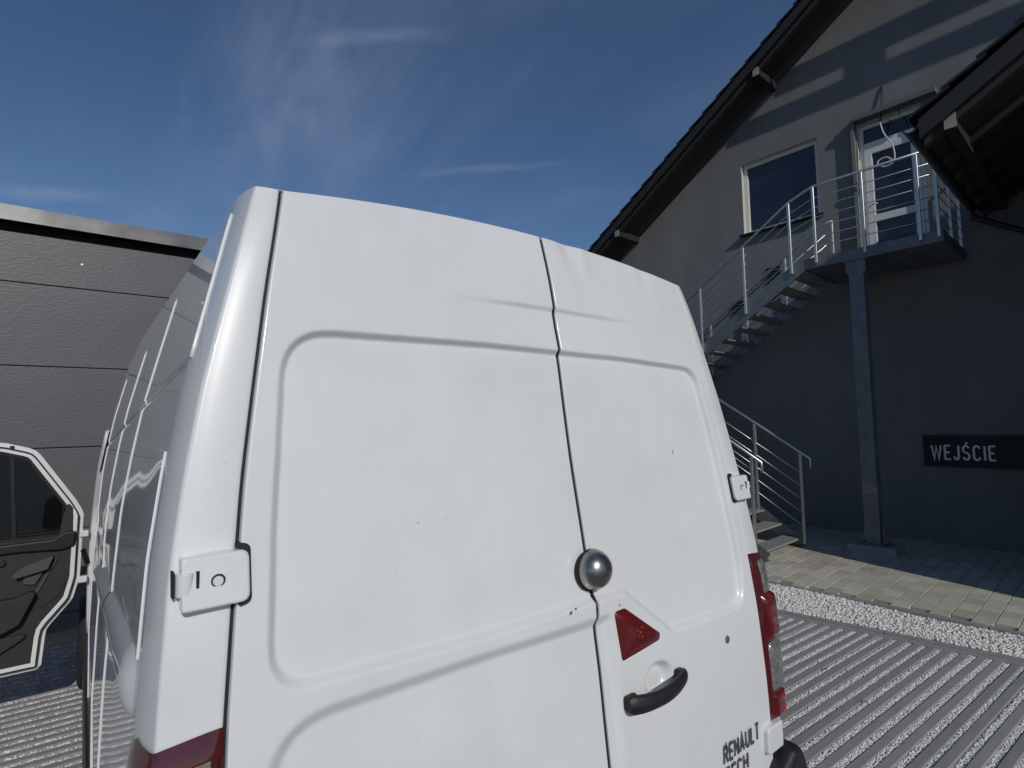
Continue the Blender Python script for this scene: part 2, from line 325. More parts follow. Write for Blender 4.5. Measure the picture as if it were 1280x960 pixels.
# concrete edge along the bars' ends, then the kerb
ed = MB()
kp = lambda t, w, z: ((K1 + kd * t + kn * w).x, (K1 + kd * t + kn * w).y, z)
ed.add([kp(-5, -0.085, -0.001), kp(7, -0.085, -0.001), kp(7, 0.0, -0.001), kp(-5, 0.0, -0.001), kp(-5, -0.085, -0.04), kp(7, -0.085, -0.04)], [(0, 1, 2, 3), (0, 4, 5, 1)]).build('edge_slab', 'concrete', yard)
kerb = MB().box((-6, -0.06, -0.04), (6, 0.06, -0.02)).build('kerb', 'kerb'); structure(kerb)
kerb.location = kp(0.5, 0.035, 0); kerb.rotation_euler = (0, 0, math.atan2(kd.y, kd.x))
k0 = None
for i in range(11):
    if k0 is None: o = MB().box((0.003, -0.031, -0.06), (0.997, 0.031, 0.012)).build('kerb_stone', 'kerb', kerb, bevel=0.006); k0 = o
    else: o = k0.copy(); COL.objects.link(o)
    o.location = (-5.5 + i, 0, 0); o.rotation_euler = (0, 0, random.uniform(-.003, .003))
# stones
OCT = np.array([(1, 0, 0), (-1, 0, 0), (0, 1, 0), (0, -1, 0), (0, 0, 1), (0, 0, -1)], float)
OF = np.array([(0, 2, 4), (2, 1, 4), (1, 3, 4), (3, 0, 4), (2, 0, 5), (1, 2, 5), (3, 1, 5), (0, 3, 5)])
def stones(name, C, r, parent=None, m='gravel', label=None):
    n = len(C); V = OCT[None] * (1 + rng.uniform(-.35, .35, (n, 6, 1))) + rng.uniform(-.22, .22, (n, 6, 3))
    V *= (r[:, None] * rng.uniform(.65, 1.25, (n, 3)))[:, None, :]
    a = rng.uniform(0, 6.283, (n, 3)); ca, sa = np.cos(a), np.sin(a)
    for ax in range(3):
        i, j = [(1, 2), (0, 2), (0, 1)][ax]; vi = V[..., i] * ca[:, ax:ax + 1] - V[..., j] * sa[:, ax:ax + 1]; V[..., j] = V[..., i] * sa[:, ax:ax + 1] + V[..., j] * ca[:, ax:ax + 1]; V[..., i] = vi
    V += C[:, None]; F = (OF[None] + (np.arange(n) * 6)[:, None, None]).reshape(-1)
    me = bpy.data.meshes.new(name); me.vertices.add(n * 6); me.vertices.foreach_set('co', V.reshape(-1).astype(np.float32))
    me.loops.add(len(F)); me.loops.foreach_set('vertex_index', F.astype(np.int32)); me.polygons.add(n * 8); me.polygons.foreach_set('loop_start', np.arange(0, n * 24, 3, dtype=np.int32))
    me.update(calc_edges=True); me.validate(); o = link(name, me, m, parent); o['kind'] = 'stuff'
    if label: o['label'] = label
    return o
cs = []; rr = []
for i in range(nb - 1):
    n = N0 + (i + .5) * PITCH
    for (sa, sb, na, nbb, st, k) in ((0.6, 99, -1.4, 2.3, .0085, 6), (-3.4, -0.7, 1.6, 5.9, .012, 4), (-0.7, .6, -1.4, 0.3, .02, 4)):
        if not (na < n < nbb): continue
        se = min(sb, kerb_hit(n) - 0.09); 
        if se <= sa: continue
        q = int((se - sa) / st) * k; s = rng.uniform(sa, se, q); w = rng.uniform(-.019, .019, q)
        zz_ = -0.013 + 0.007 * np.sin(s * 3.1 + i) * 0.3 + rng.uniform(-.002, .003, q)
        cs.append(np.stack([be.x * s + bn.x * (n + w), be.y * s + bn.y * (n + w), zz_], 1)); rr.append(rng.uniform(.0055, .0098, q) * (1 if st < .01 else 1.25))
stones('slot_gravel', np.concatenate(cs), np.concatenate(rr), yard)
# gravel bed between kerb and block paving
def uvarr(u, v): return np.stack([O2[0] + u * math.cos(TH) - v * math.sin(TH), O2[1] + u * math.sin(TH) + v * math.cos(TH)], 1)
PU = 6.63
gb = MB().add([kp(-5, 0.06, -0.03), kp(7, 0.06, -0.012), WL(PU, -6, -0.012), WL(PU, 8, -0.012)], [(0, 1, 2, 3)]).build('gravel_bed', 'gravelbed', fix=False); structure(gb)
q = 60000; u = rng.uniform(5.2, PU, q); v = rng.uniform(-1.8, 4.6, q); P = uvarr(u, v)
dk = (P[:, 0] - K1.x) * kn.x + (P[:, 1] - K1.y) * kn.y; ok = dk > 0.07; P = P[ok]
stones('gravel_strip', np.concatenate([P, (rng.uniform(-.014, .004, len(P)) + 0.012 * np.sin(P[:, 0] * 5 + P[:, 1] * 3))[:, None]], 1), rng.uniform(.009, .019, len(P)), gb)
# block paving
pav = MB().add([WL(PU + .02, -8, -0.012), WL(10.6, -8, -0.012), WL(10.6, 12, -0.012), WL(PU + .02, 12, -0.012)], [(0, 1, 2, 3)]).build('block_paving', 'joint', fix=False); structure(pav)
kb = None
for i in range(12):
    if kb is None: o = MB().box((-.03, .003, -.08), (.03, .997, .028)).build('edging_stone', 'kerb', pav, bevel=.006); kb = o
    else: o = kb.copy(); COL.objects.link(o)
    o.location = WL(PU + .035, -3 + i, random.uniform(-.003, .003)); o.rotation_euler = (0, 0, TH)
BU, BV = 0.245, 0.163; bl0 = {}; rest = MB(); nblk = 0
for j in range(-40, 62):
    for i in range(17):
        u0 = PU + .07 + i * BU + (BU / 2 if j % 2 else 0); v0 = j * BV
        if u0 + BU > 10.52: continue
        z = random.uniform(-.0025, .0025)
        if u0 < 9.15 and 0.35 < v0 < 4.0 and nblk < 298:
            kx = 'blockred' if (2.0 < v0 < 3.2 and 7.5 < u0 < 8.6 and random.random() < .5) or random.random() < .03 else 'block'
            if kx not in bl0: o = MB().box((-BU / 2 + .003, -BV / 2 + .003, -.06), (BU / 2 - .003, BV / 2 - .003, .02)).build('paving_block', kx, pav, bevel=.003, segs=1); bl0[kx] = o
            else: o = bl0[kx].copy(); COL.objects.link(o)
            o.location = WL(u0 + BU / 2, v0 + BV / 2, z); o.rotation_euler = (random.uniform(-.006, .006), random.uniform(-.006, .006), TH + random.uniform(-.008, .008)); nblk += 1
        else:
            a = [WL(u0 + .003, v0 + .003), WL(u0 + BU - .003, v0 + .003), WL(u0 + BU - .003, v0 + BV - .003), WL(u0 + .003, v0 + BV - .003)]
            rest.add([(p[0], p[1], -.02) for p in a] + [(p[0], p[1], .02 + z) for p in a], [(4, 5, 6, 7), (0, 1, 5, 4), (1, 2, 6, 5), (2, 3, 7, 6), (3, 0, 4, 7)])
o = rest.build('paving_block_field', 'block', pav, fix=False); o['kind'] = 'stuff'
structure(MB().add([(-16, 5.80, -0.012), (4.2, 5.80, -0.012), (4.2, 6.7, -0.012), (-16, 6.7, -0.012)], [(0, 1, 2, 3)]).build('grit_strip', 'straw', fix=False))
lf = None
for (x, y) in ((3.05, 1.62), (3.62, .93), (2.6, 1.22), (3.9, 1.4), (3.3, .55), (2.75, 1.9)):
    if lf is None: o = MB().add([(-.02, 0, 0), (0, -.009, .004), (.02, 0, .002), (0, .010, .006)], [(0, 1, 2, 3)]).build('dry_leaf', 'leaf', fix=False); lf = o
    else: o = lf.copy(); COL.objects.link(o)
    o.location = (x, y, .004); o.rotation_euler = (random.uniform(-.3, .3), random.uniform(-.3, .3), random.uniform(0, 6)); o.scale = (1.3,) * 3
    tag(o, 'small dark dry leaf lying on the slotted concrete paving', 'leaf', 'dry leaves on the yard paving')

# ------------------------------------------------------------------ warehouse on the left
FY = 6.2
wh = empty('warehouse', (-5, FY, 0), 0, 'dark grey metal warehouse clad in wide horizontal panels, behind the van', 'warehouse')
def hb(a, b): return MB().box((a[0] + 5, a[1] - FY, a[2]), (b[0] + 5, b[1] - FY, b[2]))
hb((-15, FY + .06, 0), (3.6, FY + 8, 4.05)).build('core', 'void', wh)
for z0, z1 in ((-.05, .16), (.16, .99), (.99, 1.82), (1.82, 2.645), (2.645, 3.48), (3.48, 3.985)):
    hb((-15, FY, z0 + .004), (3.62, FY + .1, z1 - .004)).build('wall_panel', 'panel', wh, bevel=.006, segs=2)
hb((-15.02, FY + .03, 3.985), (3.64, FY + .12, 4.08)).build('shadow_gap', 'void', wh)
fl = MB().prism([(FY - .10, 4.07), (FY - .085, 4.068), (FY - .05, 4.222), (FY + .5, 4.26), (FY + .5, 4.275), (FY - .062, 4.235)], lambda a, b, d: (d + 5, a - FY, b), -15.05, 3.7)
fl.build('roof_flashing', 'flash', wh)
sc = None
for i in range(21):
    if sc is None: o = MB().tube([(0, 0, 0), (0, 0, .012)], .012, 8).build('screw', 'screw', wh); sc = o
    else: o = sc.copy(); COL.objects.link(o)
    o.location = (-.75 + 5 - 8 + i * .585, -.045, 4.232)
o = MB().tube([(0, 0, 0), (0, -.006, 0)], .011, 8).build('screw', 'screw', wh); o.location = (-1.06 + 5, 0, 3.74)
hb((-15.05, FY + .12, 4.05), (3.66, FY + 8, 4.2)).build('roof', 'flash', wh)

# ------------------------------------------------------------------ house on the right
HU, HV = 10.5, 4.0
house = empty('house', WL(HU, HV), TH, 'grey rendered house with steep black tiled roof and an upper glazed door', 'house')
H = lambda u, v, z: (u - HU, v - HV, z)
def hbx(a, b): return MB().box(H(*a), H(*b))
SL = 0.65; EV, EZ = 8.30, 5.93            # verge top line: z = EZ + SL*(EV - v)
ztop = lambda v: EZ + SL * (EV - abs(v))
def wtop(v): return ztop(v) - .30
holes = [(1.92, 2.83, 4.50, 6.98), (3.46, 4.87, 5.62, 7.06)]
vs_ = [-8, 0, 1.92, 2.83, 3.46, 4.87, 7.95]; wl = MB()
for a, b in zip(vs_[:-1], vs_[1:]):
    zs_ = [0]
    for h in holes:
        if h[0] == a: zs_ += [h[2], h[3]]
    cells = [(zs_[i], zs_[i + 1]) for i in range(0, len(zs_) - 1)]
    for k, (z0, z1) in enumerate(cells):
        if k % 2 == 0: wl.add([H(10.5, a, z0), H(10.5, b, z0), H(10.5, b, z1), H(10.5, a, z1)], [(0, 3, 2, 1)])
    z0 = zs_[-1]; wl.add([H(10.5, a, z0), H(10.5, b, z0), H(10.5, b, wtop(b)), H(10.5, a, wtop(a))], [(0, 3, 2, 1)])
wl.add([H(10.5, 7.95, 0), H(17, 7.95, 0), H(17, 7.95, wtop(7.95)), H(10.5, 7.95, wtop(7.95))], [(0, 3, 2, 1)])
wl.build('wall', 'render', house, fix=False)
for h in holes:
    d = 0.17; r = MB()
    r.add([H(10.5, h[1], h[2]), H(10.5 + d, h[1], h[2]), H(10.5 + d, h[1], h[3]), H(10.5, h[1], h[3])], [(0, 1, 2, 3)])
    r.add([H(10.5, h[0], h[2]), H(10.5 + d, h[0], h[2]), H(10.5 + d, h[0], h[3]), H(10.5, h[0], h[3])], [(0, 3, 2, 1)])
    r.add([H(10.5, h[0], h[3]), H(10.5 + d, h[0], h[3]), H(10.5 + d, h[1], h[3]), H(10.5, h[1], h[3])], [(0, 3, 2, 1)])
    r.add([H(10.5, h[0], h[2]), H(10.5 + d, h[0], h[2]), H(10.5 + d, h[1], h[2]), H(10.5, h[1], h[2])], [(0, 1, 2, 3)])
    r.build('reveal', 'reveal', house, fix=False)
def frame_box(v0, v1, z0, z1, w, u0, u1, name, m, parent, inner=None):
    f = MB(); f.box(H(u0, v0, z0), H(u1, v0 + w, z1)).box(H(u0, v1 - w, z0), H(u1, v1, z1)).box(H(u0, v0 + w, z0), H(u1, v1 - w, z0 + w)).box(H(u0, v0 + w, z1 - w), H(u1, v1 - w, z1))
    return f.build(name, m, parent, bevel=.006)
# window
wf = frame_box(3.46, 4.87, 5.62, 7.06, .075, 10.60, 10.68, 'window', 'upvc', house)
hbx((10.645, 3.53, 5.69), (10.65, 4.80, 6.99)).build('pane', 'pane', wf)
hbx((10.40, 3.40, 5.585), (10.60, 4.93, 5.615)).build('sill', 'fascia', wf)
# balcony door
bd = frame_box(1.92, 2.83, 4.50, 6.98, .07, 10.60, 10.68, 'balcony_door', 'upvc', house)
hbx((10.60, 1.99, 6.56), (10.68, 2.76, 6.66)).build('transom', 'upvc', bd, bevel=.006)
hbx((10.645, 1.98, 6.65), (10.65, 2.77, 6.92)).build('pane', 'pane', bd)
frame_box(1.99, 2.76, 4.55, 6.56, .11, 10.585, 10.66, 'door_leaf', 'upvc', bd)
hbx((10.585, 2.09, 5.26), (10.66, 2.66, 5.38)).build('mid_rail', 'upvc', bd, bevel=.006)
hbx((10.63, 2.09, 5.36), (10.635, 2.66, 6.46)).build('pane', 'pane', bd)
hbx((10.63, 2.09, 4.62), (10.635, 2.66, 5.28)).build('pane', 'pane', bd)
MB().tube([H(10.585, 2.71, 5.55), H(10.53, 2.71, 5.55)], .012, 8).tube([H(10.535, 2.715, 5.55), H(10.535, 2.60, 5.55)], .011, 8).build('door_handle', 'inox', bd, smooth=True)
hbx((10.42, 2.845, 4.46), (10.4985, 2.90, 7.10)).build('door_jamb', 'render', house)
hbx((10.36, 1.70, 7.02), (10.4985, 2.84, 7.10)).build('door_head', 'renderdark', house)
# vents
for (v, z) in ((4.33, 4.66), (5.05, 4.12)):
    f = hbx((10.485, v - .13, z - .2), (10.4985, v + .13, z + .2)).build('vent', 'renderdark', house)
    for k in range(6): MB().beam(H(10.478, v - .12, z - .17 + k * .067), H(10.478, v + .12, z - .17 + k * .067), .03, .012, (0.6, 0, 0.8)).build('slat', 'fascia', f)
# cables above the door
MB().tube([H(10.49, 2.42, 7.5), H(10.46, 2.42, 7.25), H(10.44, 2.44, 7.02), H(10.42, 2.46, 6.86)], .012, 6).build('cable', 'cabledark', house, smooth=True)
def crv(pts, n=6):
    out = []; P = [Vector(p) for p in pts]
    for i in range(len(P) - 1):
        p0, p1, p2, p3 = P[max(i - 1, 0)], P[i], P[i + 1], P[min(i + 2, len(P) - 1)]
        for k in range(n):
            t = k / n; out.append(.5 * ((2 * p1) + (p2 - p0) * t + (2 * p0 - 5 * p1 + 4 * p2 - p3) * t * t + (3 * p1 - p0 - 3 * p2 + p3) * t ** 3))
    return out + [P[-1]]
MB().tube(crv([H(10.42, 2.46, 6.86), H(10.36, 2.40, 6.62), H(10.34, 2.30, 6.4), H(10.34, 2.27, 6.2), H(10.33, 2.30, 6.08), H(10.32, 2.40, 6.05), H(10.30, 2.50, 6.10), H(10.31, 2.48, 6.18), H(10.33, 2.38, 6.20), H(10.34, 2.30, 6.12)]), .011, 6).build('cable', 'cable', house, smooth=True)
MB().tube(crv([H(10.44, 2.20, 6.98), H(10.40, 2.18, 6.82), H(10.38, 2.24, 6.76), H(10.38, 2.31, 6.82)]), .010, 6).build('cable', 'cabledark', house, smooth=True)
# main roof
VU = 9.66
def roof_rows(sgn, v_eave, z_eave, u0, u1, rows, step, slope, name):
    cs_ = 1 / math.hypot(1, slope); 
    for k in range(rows):
        a = k * step * cs_; v0 = v_eave - a; z0 = z_eave + slope * a; v1 = v0 - (step + .06) * cs_; z1 = z0 + slope * (v0 - v1)
        n = (slope * cs_, cs_)      # outward normal in (v,z) for a face falling towards +v
        lift0, lift1, t = .045, .006, .028
        pts = [(v0 + n[0] * lift0, z0 + n[1] * lift0), (v1 + n[0] * lift1, z1 + n[1] * lift1), (v1 + n[0] * (lift1 + t), z1 + n[1] * (lift1 + t)), (v0 + n[0] * (lift0 + t), z0 + n[1] * (lift0 + t))]
        MB().prism(pts, lambda p, q_, d: H(d, p, q_), u0, u1).build(name, 'tile', house)
ER = 0
roof_rows(1, EV + .10, EZ - .065 - .055, VU - .03, 17, 23, .352, SL, 'tile_row')
def slab(v0, v1, off0, off1, u0, u1, name, m, zfun=None):
    zf = zfun or ztop
    return MB().prism([(v0, zf(v0) - off0), (v1, zf(v1) - off0), (v1, zf(v1) - off1), (v0, zf(v0) - off1)], lambda a, b, d: H(d, a, b), u0, u1).build(name, m, house)
slab(EV, .0, .055, .23, VU, VU + .04, 'verge_board', 'fascia')
slab(EV, .0, .056, .19, VU + .04, 17, 'roof_deck', 'fascia')
slab(EV - .02, .0, .19, .215, VU + .04, 10.5, 'soffit', 'soffit')
slab(EV - .02, .0, .216, .30, VU + .10, VU + .22, 'barge_rafter', 'soffit')
for v in (7.42, 4.15, 1.0):
    z = ztop(v) - .30
    p = hbx((VU + .07, v - .055, z - .07), (10.52, v + .055, z + .07)).build('purlin', 'fascia', house)
    hbx((VU + .058, v - .055, z - .07), (VU + .069, v + .055, z + .07)).build('purlin_end', 'purlin', p)
for z0, z1 in ((9.06, 9.40), (9.67, 10.04)):
    vv = EV - (z1 + .25 - EZ) / SL
    hbx((VU + .10, -vv, z0), (VU + .13, vv, z1)).build('tie_beam', 'fascia', house)
hbx((VU + .102, -.16, 9.40), (VU + .128, .40, 9.67)).build('king_post', 'fascia', house)
# right-hand wing with its own roof
WE_V, WE_Z = 1.30, 5.17; WSL = .62; wz = lambda v: WE_Z + WSL * (WE_V - v)
WC_U, WC_V = 7.60, -.20
hbx((WC_U, -9, 0), (10.49, WC_V, 5.6)).build('wing_wall', 'render', house)
MB().prism([(WC_V, 5.6), (-9, 5.6), (-9, wz(-6) - .2), (-6, wz(-6) - .2), (WC_V, wz(WC_V) - .25)], lambda a, b, d: H(d, a, b), WC_U, 10.49).build('wing_gable', 'render', house)
roof_rows(1, WE_V + .06, WE_Z - .06, 6.92, 10.47, 21, .352, WSL, 'tile_row')
slab(WE_V, -6, .05, .26, 6.95, 7.0, 'verge_board', 'fascia', wz)
slab(WE_V, -6, .051, .20, 7.0, 10.49, 'roof_deck', 'fascia', wz)
slab(WE_V - .02, -6, .20, .225, 7.0, 10.49, 'soffit', 'soffit', wz)
slab(WE_V - .02, -6, .226, .33, 7.05, 7.17, 'barge_rafter', 'soffit', wz)
for k in range(5): slab(WE_V - .06, -6, .226, .36, 7.75 + k * .62, 7.85 + k * .62, 'rafter', 'fascia', wz)
p = hbx((7.03, 1.0, wz(1.05) - .38), (10.49, 1.10, wz(1.05) - .22)).build('purlin', 'fascia', house)
hbx((7.018, 1.0, wz(1.05) - .38), (7.029, 1.10, wz(1.05) - .22)).build('purlin_end', 'purlin', p)
gt = [(.075 * math.cos(math.radians(a)), .075 * math.sin(math.radians(a))) for a in range(180, 361, 20)]
gt = gt + [(x * .88, y * .88) for x, y in reversed(gt)]
g = MB().prism(gt, lambda a, b, d: H(d, WE_V + .075 + a, WE_Z - .10 + b), 6.93, 10.40).build('gutter', 'gutter', house)
MB().tube([H(10.3, WE_V + .075, WE_Z - .16), H(10.3, WE_V + .06, WE_Z - .3), H(10.41, WE_V - .8, WE_Z - .85), H(10.41, WE_V - .8, 0.02)], .045, 10).build('downpipe', 'gutter', house, smooth=True)

# entrance sign
sg = empty('entrance_sign', WL(10.46, 1.4, 1.18), TH, 'black entrance sign with pale WEJŚCIE letters on the shaded wall', 'sign')
MB().box((-.012, -1.1, 0), (.038, .79, .475)).build('board', 'signblack', sg, bevel=.004)
gl, tw = strokes([GL[c] for c in 'WEJŚCIE'], .205, .088, .027, .050); kx = .745 / tw
for c, polys in zip('WEJSCIE', gl):
    m_ = MB()
    for P, dz_ in polys: m_.prism([(p.x, p.y) for p in P], lambda a, b, d: (d, .685 - a * kx, b + .115), -.0125 + dz_, -.017 - dz_)
    m_.build('letter', 'signwhite', sg, fix=True)

# ------------------------------------------------------------------ outside steel staircase
SU, SV = 9.0, 2.55
st = empty('steel_staircase', WL(SU, SV), TH, 'two flight outdoor steel staircase with balcony and railings against the grey house', 'staircase')
G = lambda u, v, z: (u - SU, v - SV, z)
def tb(pts, r, name, m, n=8): return MB().tube([G(*p) for p in pts], r, n).build(name, m, st, smooth=True)
def bx(a, b, name, m, bevel=.004, par=None): return MB().box(G(*a), G(*b)).build(name, m, par or st, bevel=bevel, segs=1)
DZ = 4.45
bx((9.0, 1.50, DZ - .16), (9.06, 3.30, DZ), 'deck_beam', 'bluesteel'); bx((9.06, 1.50, DZ - .16), (10.46, 1.56, DZ), 'deck_beam', 'bluesteel'); bx((9.06, 3.24, DZ - .16), (10.46, 3.30, DZ), 'deck_beam', 'bluesteel')
bx((9.06, 1.56, DZ - .03), (10.46, 3.24, DZ - .005), 'deck_plate', 'tread'); bx((9.06, 1.56, DZ - .15), (10.46, 3.24, DZ - .14), 'deck_soffit', 'bluesteel')
cx, cv = 9.10, 2.55
MB().box(G(cx - .09, cv - .095, .16), G(cx - .076, cv + .095, DZ - .18)).box(G(cx + .076, cv - .095, .16), G(cx + .09, cv + .095, DZ - .18)).box(G(cx - .076, cv - .006, .16), G(cx + .076, cv + .006, DZ - .18)).build('column', 'bluesteel', st)
bx((cx - .12, cv - .16, DZ - .18), (cx + .12, cv + .16, DZ - .161), 'head_plate', 'bluesteel'); bx((cx - .10, cv - .13, DZ - .36), (cx - .091, cv + .13, DZ - .181), 'head_plate', 'bluesteel')
bx((cx - .16, cv - .17, .14), (cx + .16, cv + .17, .16), 'base_plate', 'bluesteel')
bx((cx - .24, cv - .30, 0), (cx + .24, cv + .30, .139), 'footing', 'footing', .012)
for dv in (-.095, .095):
    sgn = 1 if dv > 0 else -1
    MB().prism([(cv + dv, .16), (cv + dv + sgn * .07, .16), (cv + dv + sgn * .015, .40), (cv + dv, .40)], lambda a, b, d: G(d, a, b), cx - .012, cx + .012).build('gusset', 'steel', st)
    for du in (-.11, .11): tb([(cx + du, cv + dv * 1.4, .16), (cx + du, cv + dv * 1.4, .2)], .014, 'bolt', 'steel', 6)
bx((cx - .0925, cv - .094, .86), (cx - .0905, cv + .094, .99), 'sun_patch', 'steel', 0)  # sunlit patch on the column, put in as a lighter steel strip
# flights
def flight(ua, ub, v0, z0, slope, nst, dirn, rise, going, first):
    # stringers run from (v0,z0) for nst steps; slope sign included in dirn (+1 goes up with +v)
    L = going * nst; z1 = z0 + dirn * rise * nst
    for u in (ua, ub): MB().beam(G(u, v0, z0), G(u, v0 + L, z1), .014, .21, (0, 0, 1)).build('stringer', 'steel', st)
    for k in range(nst):
        v = v0 + going * (k + .5); z = z0 + dirn * rise * (k + .5) + first
        t = MB().box(G(ua + .012, v - .135, z - .03), G(ub - .012, v + .135, z)).build('tread', 'tread', st, bevel=.004, segs=1)
RISE, GO = .18, .267
flight(7.55, 8.75, 3.42, .04, 1, 12, 1, RISE, GO, .03)
flight(9.0, 10.2, 3.30, 4.36, 1, 12, -1, RISE, GO, .02)
bx((7.5, 6.62, 2.12), (10.3, 7.8, 2.20), 'landing', 'steel')
for (u, v) in ((7.6, 7.7), (10.1, 7.7), (7.6, 6.75), (10.1, 6.75)): bx((u - .05, v - .05, 0), (u + .05, v + .05, 2.119), 'landing_post', 'bluesteel')
bx((7.49, 3.40, .02), (7.61, 3.56, .032), 'stringer_foot', 'steel'); bx((8.69, 3.40, .02), (8.81, 3.56, .032), 'stringer_foot', 'steel')
# railings: posts, handrail, thin rails
def post(u, v, z0, z1): return bx((u - .02, v - .02, z0), (u + .02, v + .02, z1), 'railing_post', 'inox', .003)
zu = lambda v: 4.36 - (v - 3.30) * RISE / GO if v > 3.30 else 4.36
for v in (1.54, 1.74, 2.40, 3.06, 3.43, 4.20, 5.02, 5.85, 6.55): post(8.97, v, (DZ - .1 if v < 3.2 else zu(v) - .02), (5.55 if v < 3.1 else zu(v) + 1.13))
hr = [(8.97, 1.53, 5.565), (8.97, 3.06, 5.565), (8.97, 3.43, zu(3.43) + 1.15), (8.97, 6.6, zu(6.6) + 1.15)]
tb(hr, .022, 'handrail', 'inox')
for k in range(6):
    f = (k + 1) / 7
    tb([(8.97, 1.54, DZ + f * 1.08), (8.97, 3.06, DZ + f * 1.08), (8.97, 3.43, zu(3.43) + .06 + f * 1.05), (8.97, 6.55, zu(6.55) + .06 + f * 1.05)], .0075, 'rail', 'inox', 6)
    tb([(8.97, 1.53, DZ + f * 1.08), (10.40, 1.53, DZ + f * 1.08)], .0075, 'rail', 'inox', 6)
tb([(8.97, 1.53, 5.565), (10.46, 1.53, 5.565)], .022, 'handrail', 'inox')
for u in (9.70, 10.38): post(u, 1.53, DZ - .1, 5.55)
zi = lambda v: zu(v) + .98
for v in (3.20, 4.0, 4.75, 5.5, 6.3): post(10.18, v, zu(v) - .02, zi(v))
tb([(10.18, 3.2, zi(3.3)), (10.18, 3.35, zi(3.35)), (10.18, 6.5, zi(6.5))], .02, 'handrail', 'inox')
for k in range(4): tb([(10.18, 3.3, zu(3.3) + .2 + k * .19), (10.18, 6.4, zu(6.4) + .2 + k * .19)], .0075, 'rail', 'inox', 6)
zl = lambda v: .04 + (v - 3.42) * RISE / GO
for u, vv in ((7.55, (3.56, 4.42, 5.3, 6.2)), (8.75, (3.37, 4.05, 4.85, 5.65, 6.4))):
    for v in vv: post(u, v, max(zl(v), .02) + .05, zl(v) + 1.30 + (.12 if u > 8 else 0))
    v0 = vv[0] - .14; dz = 1.32 + (.12 if u > 8 else 0)
    tb([(u, v0, zl(v0) + dz - .14), (u, v0, zl(v0) + dz), (u, 6.5, zl(6.5) + dz)], .02, 'handrail', 'inox')
    for k in range(5): tb([(u, vv[0], zl(vv[0]) + .32 + k * .2), (u, 6.4, zl(6.4) + .32 + k * .2)], .0075, 'rail', 'inox', 6)

# ------------------------------------------------------------------ the van
van = empty('van', (0, 2.4, 0), 0, 'white panel van with a dented rear door and its cab door open', 'van')
VO = np.array([0, 2.4, 0.0])
def smooth_interp(xs, ys, w):
    g = np.linspace(xs[0] - .3, xs[-1] + .3, 1200); y = np.interp(g, xs, ys)
    lo = g < xs[0]; hi = g > xs[-1]
    y[lo] = ys[0] + (g[lo] - xs[0]) * (ys[1] - ys[0]) / (xs[1] - xs[0]); y[hi] = ys[-1] + (g[hi] - xs[-1]) * (ys[-1] - ys[-2]) / (xs[-1] - xs[-2])
    k = max(3, int(w / (g[1] - g[0]))); ker = np.hanning(k + 2)[1:-1]; ker /= ker.sum(); yp = np.pad(y, k, mode='reflect', reflect_type='odd'); ys2 = np.convolve(yp, ker, 'same')[k:-k]
    return lambda q: np.interp(q, g, ys2)
prof = smooth_interp([.4, 1.0, 1.13, 1.34, 1.51, 1.65, 1.86, 2.17, 2.36, 2.45, 2.56], [-.046, -.044, -.040, -.026, -.004, .017, .053, .101, .131, .150, .180], .18)
hwD = smooth_interp([.4, 1.0, 1.5, 1.7, 1.9, 2.05, 2.27, 2.5], [.850, .838, .818, .802, .784, .764, .733, .694], .2)
hwB = smooth_interp([.4, .95, 1.25, 1.57, 1.76, 1.92, 2.07, 2.2, 2.32, 2.42, 2.5], [.945, .954, .946, .930, .916, .894, .868, .838, .809, .785, .764], .12)
# pressed outlines on the doors (x, z)
REC = round_poly([(-.706, 2.19), (-.2, 2.196), (.3, 2.19), (.705, 2.172), (.748, 1.86), (.762, 1.50), (.742, 1.372), (.345, 1.385), (.165, 1.528), (-.3, 1.528), (-.752, 1.545), (-.738, 1.8)],
                 [.11, 0, 0, .085, .3, .25, .09, .05, .07, 0, .075, .3], 10)
LOW = round_poly([(-.775, 1.502), (-.3, 1.498), (.10, 1.487), (.10, .55), (-.775, .55)], [.14, 0, .02, 0, 0], 12)
def feat(x, z):
    """depth into the door (+Y) from pressings, dents"""
    y = np.zeros_like(x)
    dR = sdf(REC, x, z); ra = np.clip((.006 - dR) / .0135, 0, 1); y += .0170 * ra
    rh = np.hypot((x - .262) / .064, (z - 1.276) / .050); y += .024 * sst((1.0 - rh) / .45)
    dl = sdf(LOW, x, z); fade = np.clip((z - 1.02) / .42, 0, 1) * sst((x + .80) / .12 + .25)
    y += .017 * sst((.004 - dl) / .034) * fade
    sw = z - (2.318 - .010 * (x - .05) ** 2 * 4); am = sst((x + .34) / .28) * sst((.50 - x) / .32)
    y += .0075 * am * sst(-sw / .016 + .5) * sst((sw + .17) / .15)
    # dents near the top of the right door
    y += .007 * np.exp(-((x - .155 + (z - 2.5) * .25) / .035) ** 2 - ((z - 2.53) / .075) ** 2)
    y -= .0035 * np.exp(-((x - .215) / .02) ** 2 - ((z - 2.52) / .05) ** 2)
    y += .007 * np.exp(-((x - .25) / .09) ** 2 - ((z - 2.42) / .10) ** 2)
    y += .004 * np.exp(-((x - .50) / .03) ** 2 - ((z - 2.50) / .05) ** 2)
    y += .0022 * np.exp(-((x + .15) / .12) ** 2 - ((z - 1.95) / .18) ** 2) - .0018 * np.exp(-((x - .38) / .10) ** 2 - ((z - 1.80) / .2) ** 2)
    y += .0010 * np.sin(x * 7 + 1) * np.sin(z * 6 + .4)
    return y
SEAM = .047
def seam_x(z): return SEAM + .004 * np.exp(-((z - 1.53) / .03) ** 2) - .003 * sst((z - 2.17) / .04) + .002 * np.sin(z * 9)
def ztopx(x): return 2.548 - .108 * x * x
